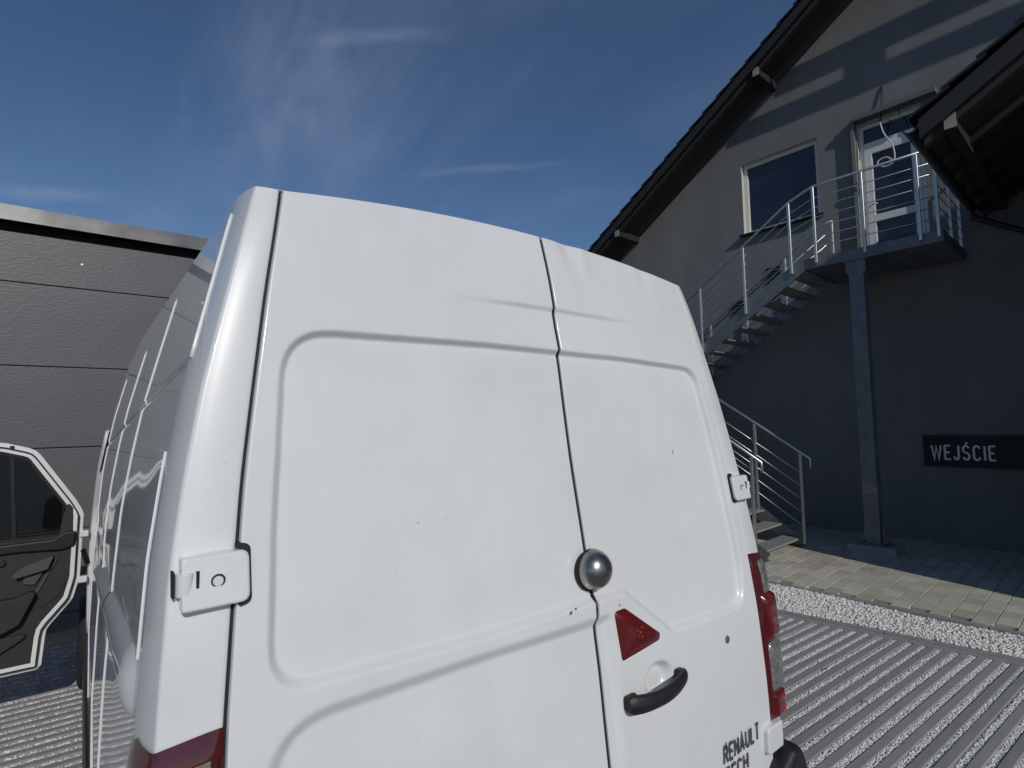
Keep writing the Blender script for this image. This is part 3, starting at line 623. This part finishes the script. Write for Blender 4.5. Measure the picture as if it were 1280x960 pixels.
def spaced(n, pin, lo=0., hi=1.):
    """n even samples plus clusters next to both ends"""
    e = np.array([0, .0006, .0014, .0026, .0045, .009]); a = np.linspace(lo, hi, n)
    return np.unique(np.concatenate([lo + e * pin, a[1:-1], hi - e * pin]))
def rear_door(side, label):
    t = spaced(500, .6); s = spaced(215, 1.2)
    Sg, Tg = np.meshgrid(s, t, indexing='ij')
    ZB = .66
    x = (Sg * .75 + .05) if side > 0 else (-Sg * .75 + .05)
    for _ in range(4):
        z = ZB + Tg * (ztopx(x) - ZB)
        x = seam_x(z) + .006 + Sg * (hwD(z) - seam_x(z) - .006) if side > 0 else seam_x(z) - .006 - Sg * (hwD(z) + seam_x(z) - .006)
    y = prof(z) + feat(x, z)
    # rolled edges
    w = np.abs(hwD(z) - seam_x(z)) if side > 0 else hwD(z) + seam_x(z)
    d = np.minimum(np.minimum(Sg, 1 - Sg) * w, (1 - Tg) * (ztopx(x) - ZB)); r = .0035
    y += np.where(d < r, r - np.sqrt(np.maximum(0, r * r - (r - d) ** 2)), 0)
    P = np.stack([x, y, z], -1)
    ret = P.copy(); ret[..., 1] += .045                 # returns of the edges
    full = np.concatenate([ret[:1], P, ret[-1:]], 0)
    top = full[:, -1:].copy(); top[..., 1] = np.maximum(top[..., 1], full[:, -1:, 1] + .045); top[..., 2] -= .004
    full = np.concatenate([full, top], 1)
    o = grid_obj('rear_door', full - VO, 'paint_door', van, flip=(side > 0)); o['label'] = label
    return o
dl = rear_door(-1, 'plain left rear door with a large pressed panel')
dr = rear_door(1, 'right rear door with dented top corner, handle and red lamp')
def dy(x, z): return float(prof(z) + feat(np.array([float(x)]), np.array([float(z)]))[0])
def DP(x, z, out=0.0): return (x - VO[0], dy(x, z) - out - VO[1], z - VO[2])
def flatp(x, z, out=0.0): return (x, float(prof(z)) - out - VO[1], z)
# rubber in the centre seam and behind the side gaps
MB().grid(np.array([[(float(seam_x(z)) + dx, dy(float(seam_x(z)), z) + .006 - VO[1], z) for z in np.linspace(.66, 2.54, 90)] for dx in (-.0075, .0075)])).build('centre_seal', 'seal', van, fix=False)
for sd_ in (-1, 1):
    MB().grid(np.array([[(sd_ * (float(hwD(z)) + dx), float(prof(z)) + .016 - VO[1], z) for z in np.linspace(.66, 2.487, 60)] for dx in (-.002, .009)])).build('door_seal', 'seal', van, fix=False)

# ---- body sides
SEAMS = [(1.0, .45, 2.40), (1.75, .45, 2.32), (2.80, .45, 2.28)]
def side_off(Y, z):
    """outward offset of the side skin: panel steps, joints and creases"""
    o = np.zeros_like(Y)
    for ys_, z0, z1 in SEAMS:
        on = ((z > z0) & (z < z1)).astype(float)
        o += on * (.0030 * (Y >= ys_ + .0005) - .007 * ((Y < ys_) & (Y > ys_ - .005)) - .0030 * sst((Y - ys_ - .05) / .6) * (Y >= ys_ + .0005))
    # edge of the pressed panel behind the rear pillar
    zz_ = (z > 1.60) & (z < 1.955)
    o += zz_ * (.0028 * (Y >= .3205) * (1 - sst((Y - .33) / .3)))
    lc = z - (2.155 - .085 * Y)
    o -= .010 * np.exp(-(lc / .010) ** 2) * (Y > .24)
    o -= .004 * np.exp(-((z - 1.42 - .03 * Y) / .05) ** 2) * sst((Y - .5) / .3)
    return o
def plan(side):
    zv = np.unique(np.concatenate([np.linspace(.42, 2.497, 150), np.linspace(1.93, 2.18, 60), [1.5995, 1.6005, 1.9545, 1.9555]]))
    Ys = [np.linspace(.34, 4.0 if side > 0 else 2.86, 70)]
    for ys_, _, _ in SEAMS: Ys.append(np.array([ys_ - .008, ys_ - .0051, ys_ - .0049, ys_ - .0001, ys_ + .0004, ys_ + .0006, ys_ + .006]))
    Ys.append(np.array([.31, .3199, .3206, .326])); Ys = np.unique(np.concatenate(Ys))
    rows = []
    for z in zv:
        hb_, hd_, p = float(hwB(z)), float(hwD(z)), float(prof(z)); row = []
        x0 = hd_ + (.0058 if side < 0 else .0085); xe = hb_ - .026; r_ = .0095
        row += [(x0, p + .055), (x0, p + .014), (x0 + .0012, p + .0105), (x0 + .004, p + .008), (x0 + .009, p + .0075)]
        for k in range(1, 7): row.append((x0 + .009 + (xe - x0 - .009) * k / 6, p + .0075 + .006 * (k / 6) ** 2))
        for k in range(1, 9):
            a = 1.30 * k / 8; row.append((xe + r_ * math.sin(a), p + .0135 + r_ * (1 - math.cos(a))))
        x1, y1 = row[-1]
        for k in range(1, 13):
            t = k / 12; row.append((x1 + (hb_ - x1) * (1 - (1 - t) ** 2), y1 + .112 * t))
        ry = y1 + .112 - p - .0135
        yl = p + .0135 + ry; row = [(x, y) for x, y in row]
        Yc = np.where(Ys < .6, yl + .006 + (Ys - .31) / .29 * (.594 - yl), Ys)
        off = side_off(Ys, np.full(Yc.shape, z))
        row += [(hb_ + o_, y) for o_, y in zip(off, Yc)]
        rows.append([(side * x, y, z) for x, y in row])
    P = np.array(rows)
    if side < 0: pass
    return P
for side in (-1, 1):
    P = plan(side); o = grid_obj('side_panel', P - VO, 'paint', van, flip=(side > 0), smooth=True)
    o.modifiers.new('es', 'EDGE_SPLIT').split_angle = math.radians(50)
    top = P[-1:].copy(); inn = top.copy(); inn[..., 0] = side * .60; inn[..., 1] = np.maximum(inn[..., 1], .185); inn[..., 2] = 2.512
    grid_obj('roof_edge', np.concatenate([top, inn], 0) - VO, 'paint', van, flip=(side > 0), smooth=False)
    if side < 0: o['label'] = 'glossy left side of the van body'
# roof
xs_ = np.linspace(-.764, .764, 41); Yr = np.linspace(.312, 3.0, 22)
Pr = np.array([[(x, y, 2.496 + .046 * (1 - (x / .764) ** 2) + 0.0) for x in xs_] for y in Yr])
grid_obj('roof', Pr - VO, 'paint', van)
Pq = np.array([[(x, y, 2.496 + .046 * (1 - (x / .764) ** 2) - .001) for x in np.linspace(-.61, .61, 31)] for y in (.183, .20, .25, .33)])
grid_obj('roof_rear', Pq - VO, 'paint', van)
# ---- cab
stn = [(2.86, 2.5, 1), (3.1, 2.47, 1), (3.3, 2.36, .995), (3.75, 1.95, .99), (4.2, 1.5, .985), (4.42, 1.32, .98), (4.8, 1.2, .97), (5.15, 1.06, .94), (5.32, .86, .88), (5.36, .5, .85)]
rows = []
for (Y, zt, k) in stn:
    row = []
    zl_ = np.linspace(.42, zt - .06, 24)
    for z in zl_: row.append((-float(hwB(z)) * k, Y, z))
    hx = float(hwB(zt - .06)) * k
    for t in np.linspace(0, 1, 13)[1:-1]: row.append((-hx + 2 * hx * t, Y, zt - .06 + .06 * min(1, math.sin(math.pi * t) * 2.2)))
    for z in zl_[::-1]: row.append((float(hwB(z)) * k, Y, z))
    rows.append(row)
Pc = np.array(rows); nY, nP = Pc.shape[:2]; cab = MB(); cab.v = [tuple(p) for p in (Pc - VO).reshape(-1, 3)]
for i in range(nY - 1):
    for j in range(nP - 1):
        zc = Pc[i, j, 2]; yc = (Pc[i, j, 1] + Pc[i + 1, j, 1]) / 2
        if j < 23 and yc < 4.0 and .55 < zc < 1.98: continue
        if j < 10 and 4.15 < yc < 4.9 and zc < .70 and False: continue
        cab.f.append((i * nP + j, (i + 1) * nP + j, (i + 1) * nP + j + 1, i * nP + j + 1))
cab.build('cab', 'paint', van, smooth=True)
ws = MB(); A = [(-.72, 3.34, 2.33), (.72, 3.34, 2.33), (.86, 4.36, 1.42), (-.86, 4.36, 1.42)]
ws.add([(x, y - VO[1] + .012, z + .014) for x, y, z in A], [(0, 1, 2, 3)]).build('windscreen', 'pane', van, fix=False)
MB().box((-.80, 2.88 - VO[1], .5), (.80, 2.92 - VO[1], 2.3)).build('bulkhead', 'trim', van)
MB().box((-.84, 2.9 - VO[1], .48), (.84, 4.3 - VO[1], .56)).build('cab_floor', 'trim', van)
seat = MB().box((-.70, 3.0 - VO[1], .56), (-.20, 3.5 - VO[1], .95)).build('driver_seat', 'trim', van, bevel=.04)
MB().box((-.68, 2.95 - VO[1], .95), (-.22, 3.1 - VO[1], 1.55)).build('seat_back', 'trim', seat, bevel=.04)
MB().box((-.80, 3.95 - VO[1], .8), (.80, 4.3 - VO[1], 1.25)).build('dashboard', 'blackplastic', van, bevel=.04)
# sill cladding, bumper
for sgn in (-1, 1): MB().box((sgn * .93 - .035, 1.48 - VO[1], .27), (sgn * .93 + .035, 4.0 - VO[1], .56)).build('sill_cladding', 'blackplastic', van, bevel=.015)
bp = MB()
bpr = round_poly([(-1.0, .25), (-.985, -.06), (-.93, -.135), (.93, -.135), (.985, -.06), (1.0, .25), (.90, .25), (.90, .02), (-.90, .02), (-.90, .25)], [.02, .06, .06, .06, .06, .02, 0, .04, .04, 0], 6)
bp.prism(bpr, lambda a, b, d: (a, b - VO[1], d), .42, .66).build('rear_bumper', 'blackplastic', van, bevel=.02)
for sgn in (-1, 1):
    MB().prism([(.735, .66), (1.0, .66), (.985, .80), (.955, .87), (.90, .885), (.80, .83)], lambda a, b, d: (sgn * a, d - VO[1], b), -.10, .20).build('bumper_corner', 'blackplastic', van, bevel=.03, segs=3)
# wheels
def wheel(x, y, sgn):
    tp = [(.0, .20), (.10, .205), (.115, .22), (.118, .30), (.105, .335), (.06, .345), (-.06, .345), (-.105, .335), (-.118, .30), (-.115, .22), (-.10, .205)]
    n = 40; T = MB(); T.grid(np.array([[(a * sgn, r * math.cos(2 * math.pi * k / n), r * math.sin(2 * math.pi * k / n)) for k in range(n + 1)] for a, r in tp + [tp[0]]]))
    w = T.build('wheel', 'tyre', van, smooth=True, loc=(x - VO[0], y - VO[1], .345))
    w.data.materials.clear(); w.data.materials.append(M['tyre'])
    rp = [(.085, .205), (.09, .195), (.06, .18), (.055, .10), (.075, .06), (.085, .03), (.085, 0.001)]
    MB().grid(np.array([[(a * sgn, r * math.cos(2 * math.pi * k / n), r * math.sin(2 * math.pi * k / n)) for k in range(n + 1)] for a, r in rp])).build('rim', 'rim', w, smooth=True)
    for k in range(6):
        a = k * math.pi / 3; MB().tube([(.05 * sgn, .13 * math.cos(a), .13 * math.sin(a)), (.068 * sgn, .13 * math.cos(a), .13 * math.sin(a))], .026, 10).build('rim_hole', 'void', w)
    return w
for sgn in (-1, 1):
    wheel(sgn * .875, 4.55, sgn); wheel(sgn * .87, 1.0, sgn)
# ---- sliding door rail cover on the left side
def rail(y0, y1, name):
    ys_ = np.linspace(y0, y1, 30); rows = []
    for y in ys_:
        f = (y - .16) / 1.75; zt = 1.625 - .19 * f; zb = 1.505 - .13 * f - .02 * (1 - sst((y - .16) / .10))
        pr = []
        for t in np.linspace(0, 1, 9):
            z = zb + (zt - zb) * t; bulge = .020 * (math.sin(math.pi * min(1, t * 1.05 + .02)) ** .6 if 0 < t < 1 else 0)
            pr.append((-(float(hwB(z)) + bulge * float(sst(np.array((y - .160) / .07))) - .004 * (y < .17)) + (.006 if t in (0, 1) else 0), y, z))
        rows.append(pr)
    o = grid_obj(name, np.array(rows) - VO, 'paint', van); return o
rail(.165, .985, 'rail_cover'); rail(1.004, 1.92, 'rail_cover')
# ---- hinges
def hinge(sgn, zc, h):
    yb = float(prof(zc)); o = .018
    out = round_poly([(.885, zc - h / 2), (.783, zc - h / 2), (.783, zc + h / 2), (.885, zc + h / 2)], [.008, .016, .016, .008], 5)
    hg = MB().prism(out, lambda a, b, d: (sgn * a, float(prof(b)) + d - VO[1], b), .03, -o).build('hinge', 'paint', van, bevel=.006, segs=3)
    if zc < 1: return
    MB().tube([(sgn * .832, yb - o - .0005 - VO[1], zc), (sgn * .832, yb - o - .0015 - VO[1], zc)], .0108, 20).build('bolt_recess', 'seal', hg)
    MB().tube([(sgn * .832, yb - o - .001 - VO[1], zc - .0008), (sgn * .832, yb - o - .004 - VO[1], zc - .0008)], [.0088, .007], 14).build('bolt', 'paint', hg)
    MB().box((sgn * .8615 - .0022, yb - o - .0012 - VO[1], zc - h * .235), (sgn * .8615 + .0022, yb - o + .004 - VO[1], zc + h * .235)).build('knuckle_gap', 'seal', hg)
    kx_ = sgn * .8775
    MB().tube([(kx_, yb - .0065 - VO[1], zc - h * .225), (kx_, yb - .0065 - VO[1], zc + h * .225)], .0142, 18).build('knuckle', 'paint', hg, smooth=False, bevel=.003)
    MB().box((sgn * .8935 - .002, yb - .006 - VO[1], zc - h * .235), (sgn * .8935 + .0015, yb + .02 - VO[1], zc + h * .235)).build('knuckle_gap', 'seal', hg)
    sl_ = round_poly([(.80, zc - h * .60), (.7790, zc - h * .54), (.7790, zc + h * .58), (.80, zc + h * .62)], [.004, .014, .014, .004], 4)
    MB().prism(sl_, lambda a, b, d: (sgn * a, float(prof(b)) + d - VO[1], b), .02, -.007).build('hinge_seal', 'seal', hg)
for sgn in (-1, 1): hinge(sgn, 1.748, .084); hinge(sgn, .925, .084)
# ---- tail lights, following the corner of the body
def corner(side, k, z, out):
    """k 0..1 around the rear corner from the door gap to the flank, pushed outwards"""
    hb_, hd_, p = float(hwB(z)), float(hwD(z)), float(prof(z)); x0 = hd_ + .0058; xe = hb_ - .026; r_ = .0095
    if k < .45: q = k / .45; x = x0 + (xe - x0) * q; y = p + .0075 + .006 * q * q; n = (0, -1)
    elif k < .6: a = 1.30 * (k - .45) / .15; x = xe + r_ * math.sin(a); y = p + .0135 + r_ * (1 - math.cos(a)); n = (math.sin(a), -math.cos(a))
    else:
        t = (k - .6) / .4; x1 = xe + r_ * math.sin(1.3); y1 = p + .0135 + r_ * (1 - math.cos(1.3)); x = x1 + (hb_ - x1) * (1 - (1 - t) ** 2); y = y1 + .112 * t; a = 1.30 + .27 * t; n = (math.sin(a), -math.cos(a))
    return (side * (x + n[0] * out), y + n[1] * out - VO[1], z)
# bead at the top of the rear pillar
MB().tube([corner(-1, .90, z, .0012) for z in np.linspace(2.135, 2.455, 16)], .0034, 6).build('pillar_bead', 'paint', van, smooth=True)
def patch(side, z0, z1, k0, k1, out, name, m, par, top=None, n=18, nz=10, edge=True):
    rows = []
    for i in range(nz + 1):
        row = []
        for j in range(n + 1):
            k = k0 + (k1 - k0) * j / n; f = i / nz; za, zb_ = z0, z1
            if top: zb_ = z1 + top(k)
            z = za + (zb_ - za) * f; e = min(1, 8 * min(f, 1 - f) + .0) * min(1, 10 * min(j / n, 1 - j / n)) if edge else 1
            row.append(corner(side, k, z, out * (.25 + .75 * math.sqrt(max(0, e)))))
        rows.append(row)
    return MB().grid(np.array(rows)).build(name, m, par, smooth=True)
for side in (-1, 1):
    tl = patch(side, .965, 1.515, .0, 1.0, .012, 'tail_light', 'darkred', van, top=lambda k: .004 - .012 * float(sst(np.array(k / .75))) - .02 * max(0, k - .85) / .15, n=24, nz=24)
    if side < 0:
        patch(side, 1.30, 1.482, .10, .80, .0135, 'lens', 'clear', tl, edge=False, top=lambda k: -.012 * float(sst(np.array(k / .75))))
        patch(side, 1.30, 1.462, .12, .36, .0148, 'lens', 'amber', tl, edge=False, top=lambda k: -.012 * float(sst(np.array(k / .75))))
        patch(side, 1.4835, 1.487, .10, .50, .0150, 'lens_edge', 'redbright', tl, edge=False, nz=2) if False else None
        patch(side, 1.02, 1.29, .08, .92, .0155, 'lens', 'red', tl)
    else:
        patch(side, 1.37, 1.495, .22, .95, .016, 'lens', 'clear', tl)
        patch(side, 1.225, 1.385, .08, .96, .030, 'lens', 'red', tl)
        patch(side, 1.055, 1.225, .08, .95, .024, 'lens', 'clear', tl)
        patch(side, .968, 1.055, .08, .95, .022, 'lens', 'red', tl)
        for zc in (.985, 1.025): patch(side, zc - .010, zc + .010, .30, .62, .0235, 'reflector', 'redbright', tl, n=6, nz=4)
# ---- fittings on the right door
tri = round_poly([(.108, 1.487), (.152, 1.489), (.288, 1.392), (.280, 1.376), (.118, 1.362)], [.012, .03, .018, .014, .010], 6)
cx0 = sum(p[0] for p in tri) / len(tri); cz0 = sum(p[1] for p in tri) / len(tri)
def shrink(poly, f): return [(cx0 + (a - cx0) * f, cz0 + (b - cz0) * f) for a, b in poly]
base = MB(); lv = [(1.06, -.004), (1.04, .004), (1.0, .012), (.93, .016), (.6, .018), (.2, .019)]
rings = [[flatp(a, b, o_ - .012) for a, b in shrink(tri, f)] for f, o_ in lv]
bl_ = MB(); nT = len(tri)
bl_.v = [p for r_ in rings for p in r_]
for i in range(len(lv) - 1):
    for j in range(nT): bl_.f.append((i * nT + j, i * nT + (j + 1) % nT, (i + 1) * nT + (j + 1) % nT, (i + 1) * nT + j))
bl_.f.append(tuple((len(lv) - 1) * nT + j for j in range(nT)))
bk = bl_.build('brake_light', 'red', dr, smooth=True)
MB().prism(shrink(tri, 1.09), lambda a, b, d: flatp(a, b, d), -.012, -.0035).build('lamp_gasket', 'seal', bk)
for (a, b) in ((.185, 1.425), (.196, 1.418), (.188, 1.410), (.205, 1.428), (.20, 1.405)):
    MB().tube([flatp(a, b, .004), flatp(a, b, .0085)], [.005, .0018], 6).build('reflector', 'redbright', bk)  # bright red colour stands in for glints inside the lens
# handle: dished cup and black grip
def ell(cx_, cz_, rx, rz, n=28): return [(cx_ + rx * math.cos(2 * math.pi * k / n), cz_ + rz * math.sin(2 * math.pi * k / n)) for k in range(n)]
hn = []
for i in range(25):
    f = i / 24; x = .108 + .250 * f; bow = math.sin(math.pi * min(1, max(0, f))) ** .7
    zc = 1.262 - .008 * math.sin(math.pi * f) + .008 * f; hh = .0215 + .003 * sst(np.array((.4 - f) / .3)) - .002 * f; o_ = .014 + .024 * bow; dd = .012
    if f in (0, 1): hh *= .75
    hn.append([flatp(x, zc + hh * math.sin(a), o_ + dd * math.cos(a)) for a in np.linspace(0, 2 * math.pi, 13)])
hd = MB().grid(np.array(hn)).build('handle', 'blackplastic', dr, smooth=True)
MB().add(hn[0][:-1], [tuple(range(12))]).add(hn[-1][:-1], [tuple(range(12))]).build('handle_end', 'blackplastic', hd)
MB().box((.106, dy(.2, 1.26) - .016 - VO[1], 1.243), (.150, dy(.2, 1.26) + .004 - VO[1], 1.281)).build('handle_mount', 'blackplastic', hd, bevel=.008)
MB().box((.325, dy(.34, 1.26) - .02 - VO[1], 1.252), (.358, dy(.34, 1.26) + .004 - VO[1], 1.286)).build('handle_mount', 'blackplastic', hd, bevel=.008)
MB().tube([flatp(.128, 1.262, .030), flatp(.128, 1.262, .033)], .0075, 14).build('key_cylinder', 'chrome', hd)
# plug, scratches, chips
MB().tube([flatp(.615, 1.292, -.001), flatp(.615, 1.292, .003)], [.013, .011], 20).build('plug', 'badge', dr)
for i, (x, z, w, h) in enumerate(((.512, 1.885, .0016, .013), (-.047, 1.520, .0055, .0045), (-.028, 1.523, .003, .006), (.133, 1.500, .003, .003), (-.44, 1.785, .0013, .0018), (-.37, 1.785, .0010, .0016), (-.50, 1.70, .0008, .0010), (-.22, 1.93, .0009, .0009))):
    d_ = dr if x > SEAM else dl; y = dy(x, z)
    MB().add([(x - w, y - .0008 - VO[1], z - h), (x + w * .7, y - .0008 - VO[1], z - h * .8), (x + w, y - .0008 - VO[1], z + h), (x - w * .6, y - .0008 - VO[1], z + h * .7)], [(0, 1, 2, 3)]).build('paint_chip', 'badge', d_, fix=False)
# disc lock over the seam
lk = MB(); lp = [(.052, .0), (.052, .010), (.0505, .020), (.046, .032), (.038, .043), (.027, .051), (.014, .0555), (.001, .057)]
n = 40; zc = 1.607; yl_ = float(prof(zc)) + .008
lk.grid(np.array([[(SEAM + .004 + r * math.cos(2 * math.pi * k / n), yl_ - o_ - VO[1], zc + r * math.sin(2 * math.pi * k / n)) for k in range(n + 1)] for r, o_ in lp]))
lko = lk.build('disc_lock', 'chrome', van, smooth=True)
MB().tube([(SEAM + .001, yl_ - VO[1], zc - .002), (SEAM + .001, yl_ - .006 - VO[1], zc - .002)], .0540, 40).build('lock_plate', 'seal', lko)
# lettering
gl, tw = strokes([GL[c] for c in 'RENAULT'], .047, .028, .0080, .0165, .03); kx = .208 / tw
for polys in gl:
    m_ = MB()
    for P, dz_ in polys: m_.prism([(p.x, p.y) for p in P], lambda a, b, d: flatp(.540 + a * kx, .950 + b, d), -.001 - dz_, .004 + dz_)
    m_.build('letter', 'letter', dr)
gl, tw = strokes([GL[c] for c in 'TECH'], .042, .028, .0080, .0165, .03); kx = .128 / tw
for polys in gl:
    m_ = MB()
    for P, dz_ in polys: m_.prism([(p.x, p.y) for p in P], lambda a, b, d: flatp(.545 + a * kx, .889 + b, d), -.001 - dz_, .004 + dz_)
    m_.build('letter', 'letter', dr)
# ---- open cab door
cd = bpy.data.objects.new('cab_door', None); COL.objects.link(cd); cd.parent = van; cd.location = (-.965, 3.93 - VO[1], 0); cd['label'] = 'open cab door showing its dark inner trim'
CX, CY = -.965, 3.93
D = lambda x, y, z: (x - CX, y - CY, z)
outl = round_poly([(-.985, 1.42), (-1.035, 1.52), (-1.25, 1.87), (-1.42, 1.925), (-1.95, 1.90), (-2.03, 1.30), (-2.05, .48), (-1.9, .405), (-1.185, .405), (-1.165, .66), (-1.03, .83), (-.995, .98)], [.05, .05, .12, .1, .06, .2, .06, .04, .03, .08, .08, .08], 6)
win = round_poly([(-1.085, 1.30), (-1.085, 1.42), (-1.275, 1.80), (-1.43, 1.868), (-1.88, 1.845), (-1.95, 1.29)], [.02, .05, .10, .06, .04, .03], 6)
def ring(o1, o2, fn, d0, d1):
    n_ = len(o1); m_ = MB()
    for d, fl_ in ((d0, 0), (d1, 1)):
        pass
    m_.v = [fn(a, b, d0) for a, b in o1] + [fn(a, b, d0) for a, b in o2] + [fn(a, b, d1) for a, b in o1] + [fn(a, b, d1) for a, b in o2]
    for j in range(n_):
        k = (j + 1) % n_
        m_.f += [(j, k, n_ + k, n_ + j), (2 * n_ + j, 3 * n_ + j, 3 * n_ + k, 2 * n_ + k), (j, 2 * n_ + j, 2 * n_ + k, k), (n_ + j, n_ + k, 3 * n_ + k, 3 * n_ + j)]
    return m_
def resample(poly, n_):
    P = np.array(poly + [poly[0]]); s = np.concatenate([[0], np.cumsum(np.hypot(*np.diff(P, axis=0).T))]); t = np.linspace(0, s[-1], n_, endpoint=False)
    return [(float(np.interp(q_, s, P[:, 0])), float(np.interp(q_, s, P[:, 1]))) for q_ in t]
def inset(poly, d):
    P = np.array(poly); nn = len(P); c = []
    for i in range(nn):
        t = P[(i + 1) % nn] - P[i - 1]; t /= (np.hypot(*t) + 1e-9); c.append(P[i] + d * np.array([-t[1], t[0]]))
    return [tuple(p) for p in c]
area = sum(a[0] * b[1] - b[0] * a[1] for a, b in zip(outl, outl[1:] + outl[:1])); sg_ = 1 if area > 0 else -1
full = resample(outl, 120); i1 = inset(full, sg_ * .028); i2 = inset(full, sg_ * .058)
fnD = lambda a, b, d: D(a, CY + d, b)
ring(full, i1, fnD, -.012, .05).build('door_frame', 'paint', cd, bevel=.004)
ring(i1, i2, fnD, -.035, .05).build('door_frame', 'paint', cd, bevel=.006)
ring(inset(full, sg_ * .026), inset(full, sg_ * .034), fnD, -.043, -.03).build('door_seal', 'seal', cd)
# trim: everything inside the frame below the window line plus the pillars
def clipz(poly, z, keep):
    out = []
    for p, q_ in zip(poly, poly[1:] + poly[:1]):
        a, b = (p[1] < z) == keep, (q_[1] < z) == keep
        if a: out.append(p)
        if a != b: t = (z - p[1]) / (q_[1] - p[1]); out.append((p[0] + (q_[0] - p[0]) * t, z))
    return out
low = clipz(i2, 1.27, True)
MB().prism(low, fnD, -.030, .045).build('door_trim', 'trim', cd)
MB().prism(clipz(i1, 1.27, True), fnD, .046, .075).build('outer_skin', 'paint', cd)
up = clipz(i2, 1.27, False); upn = resample(up, 90); gi = resample(inset(upn, sg_ * .022), 90)
ring(upn, inset(upn, sg_ * .018), fnD, -.026, .03).build('window_seal', 'seal', cd)
MB().prism(inset(upn, sg_ * .012), fnD, .006, .011).build('window_glass', 'glass', cd)
MB().beam(D(-1.345, CY - .005, 1.27), D(-1.375, CY - .005, 1.90), .022, .03, (0, 1, 0)).build('window_bar', 'seal', cd)
MB().prism(round_poly([(-1.04, 1.26), (-1.045, 1.46), (-1.075, 1.50), (-1.10, 1.40), (-1.12, 1.26)], [.01, .02, .02, .03, .01], 4), fnD, -.040, .01).build('mirror_triangle', 'trim', cd, bevel=.006)
MB().prism(round_poly([(-1.02, 1.30), (-1.09, 1.30), (-1.15, 1.26), (-1.60, 1.255), (-1.98, 1.27), (-1.98, 1.20), (-1.3, 1.195), (-1.10, 1.18), (-1.03, 1.2)], .02, 4), fnD, -.060, -.028).build('trim_ledge', 'blackplastic', cd, bevel=.012)
MB().prism(round_poly([(-1.135, 1.155), (-1.15, 1.12), (-1.165, 1.07), (-1.33, 1.035), (-1.345, 1.055), (-1.30, 1.10), (-1.22, 1.125)], .015, 5), fnD, -.085, -.028).build('door_pull', 'greyplastic', cd, bevel=.010, segs=3)
MB().prism(round_poly([(-1.18, 1.065), (-1.29, 1.04), (-1.29, .985), (-1.23, .97)], .01, 4), fnD, -.050, -.028).build('pull_recess', 'greyplastic', cd, bevel=.006)
MB().prism(round_poly([(-1.115, 1.13), (-1.13, 1.13), (-1.255, .87), (-1.24, .86)], .004, 3), fnD, -.042, -.028).build('trim_bead', 'greyplastic', cd, bevel=.003)
MB().prism(round_poly([(-1.21, .95), (-1.32, .91), (-1.80, .90), (-1.80, .70), (-1.42, .68), (-1.30, .74)], .04, 5), fnD, -.095, -.028).build('door_pocket', 'trim', cd, bevel=.02, segs=3)
MB().prism(round_poly([(-1.08, .98), (-1.20, .90), (-1.22, .80), (-1.12, .86), (-1.07, .93)], .03, 5), fnD, -.037, -.028).build('speaker_cover', 'trim', cd, bevel=.006)
MB().prism(round_poly([(-1.22, .67), (-1.40, .56), (-1.90, .54), (-1.90, .62), (-1.42, .66)], .03, 5), fnD, -.06, -.028).build('lower_pocket', 'trim', cd, bevel=.02)
MB().tube([D(-1.40, CY - .03, 1.14), D(-1.40, CY - .052, 1.14)], .022, 14).build('mirror_switch', 'blackplastic', cd, smooth=True, bevel=.004)
mr = MB().prism(round_poly([(-1.115, 1.30), (-1.105, 1.50), (-1.14, 1.54), (-1.20, 1.50), (-1.215, 1.33), (-1.18, 1.28)], .03, 5), fnD, .12, .24).build('wing_mirror', 'blackplastic', cd, bevel=.02, segs=3)
MB().beam(D(-1.10, CY + .06, 1.32), D(-1.13, CY + .15, 1.36), .05, .05).build('mirror_arm', 'blackplastic', mr)
for z in (1.27, .955):
    MB().box(D(-1.005, CY - .03, z - .022), D(-.955, CY + .012, z + .022)).build('hinge', 'paint', cd, bevel=.006)
MB().beam(D(-.985, CY - .01, 1.16), D(-.955, CY + .02, 1.05), .012, .03).build('check_strap', 'seal', cd)
# A pillar, hinge post and frame of the door opening
def on_side(y, z, inn=.03): return (-(float(hwB(z)) - inn), y - VO[1], z)
MB().tube([on_side(3.99, z) for z in np.linspace(.56, 1.42, 8)] + [on_side(3.99 - .72 * (z - 1.42), z) for z in np.linspace(1.5, 1.98, 6)], .034, 8).build('hinge_post', 'paint', van, smooth=True)
MB().tube([on_side(2.90, z, .028) for z in np.linspace(.50, 1.92, 14)] + [on_side(y, 1.99, .028) for y in (2.97, 3.2, 3.56)], .024, 8).build('door_opening_frame', 'paint', van, smooth=True)
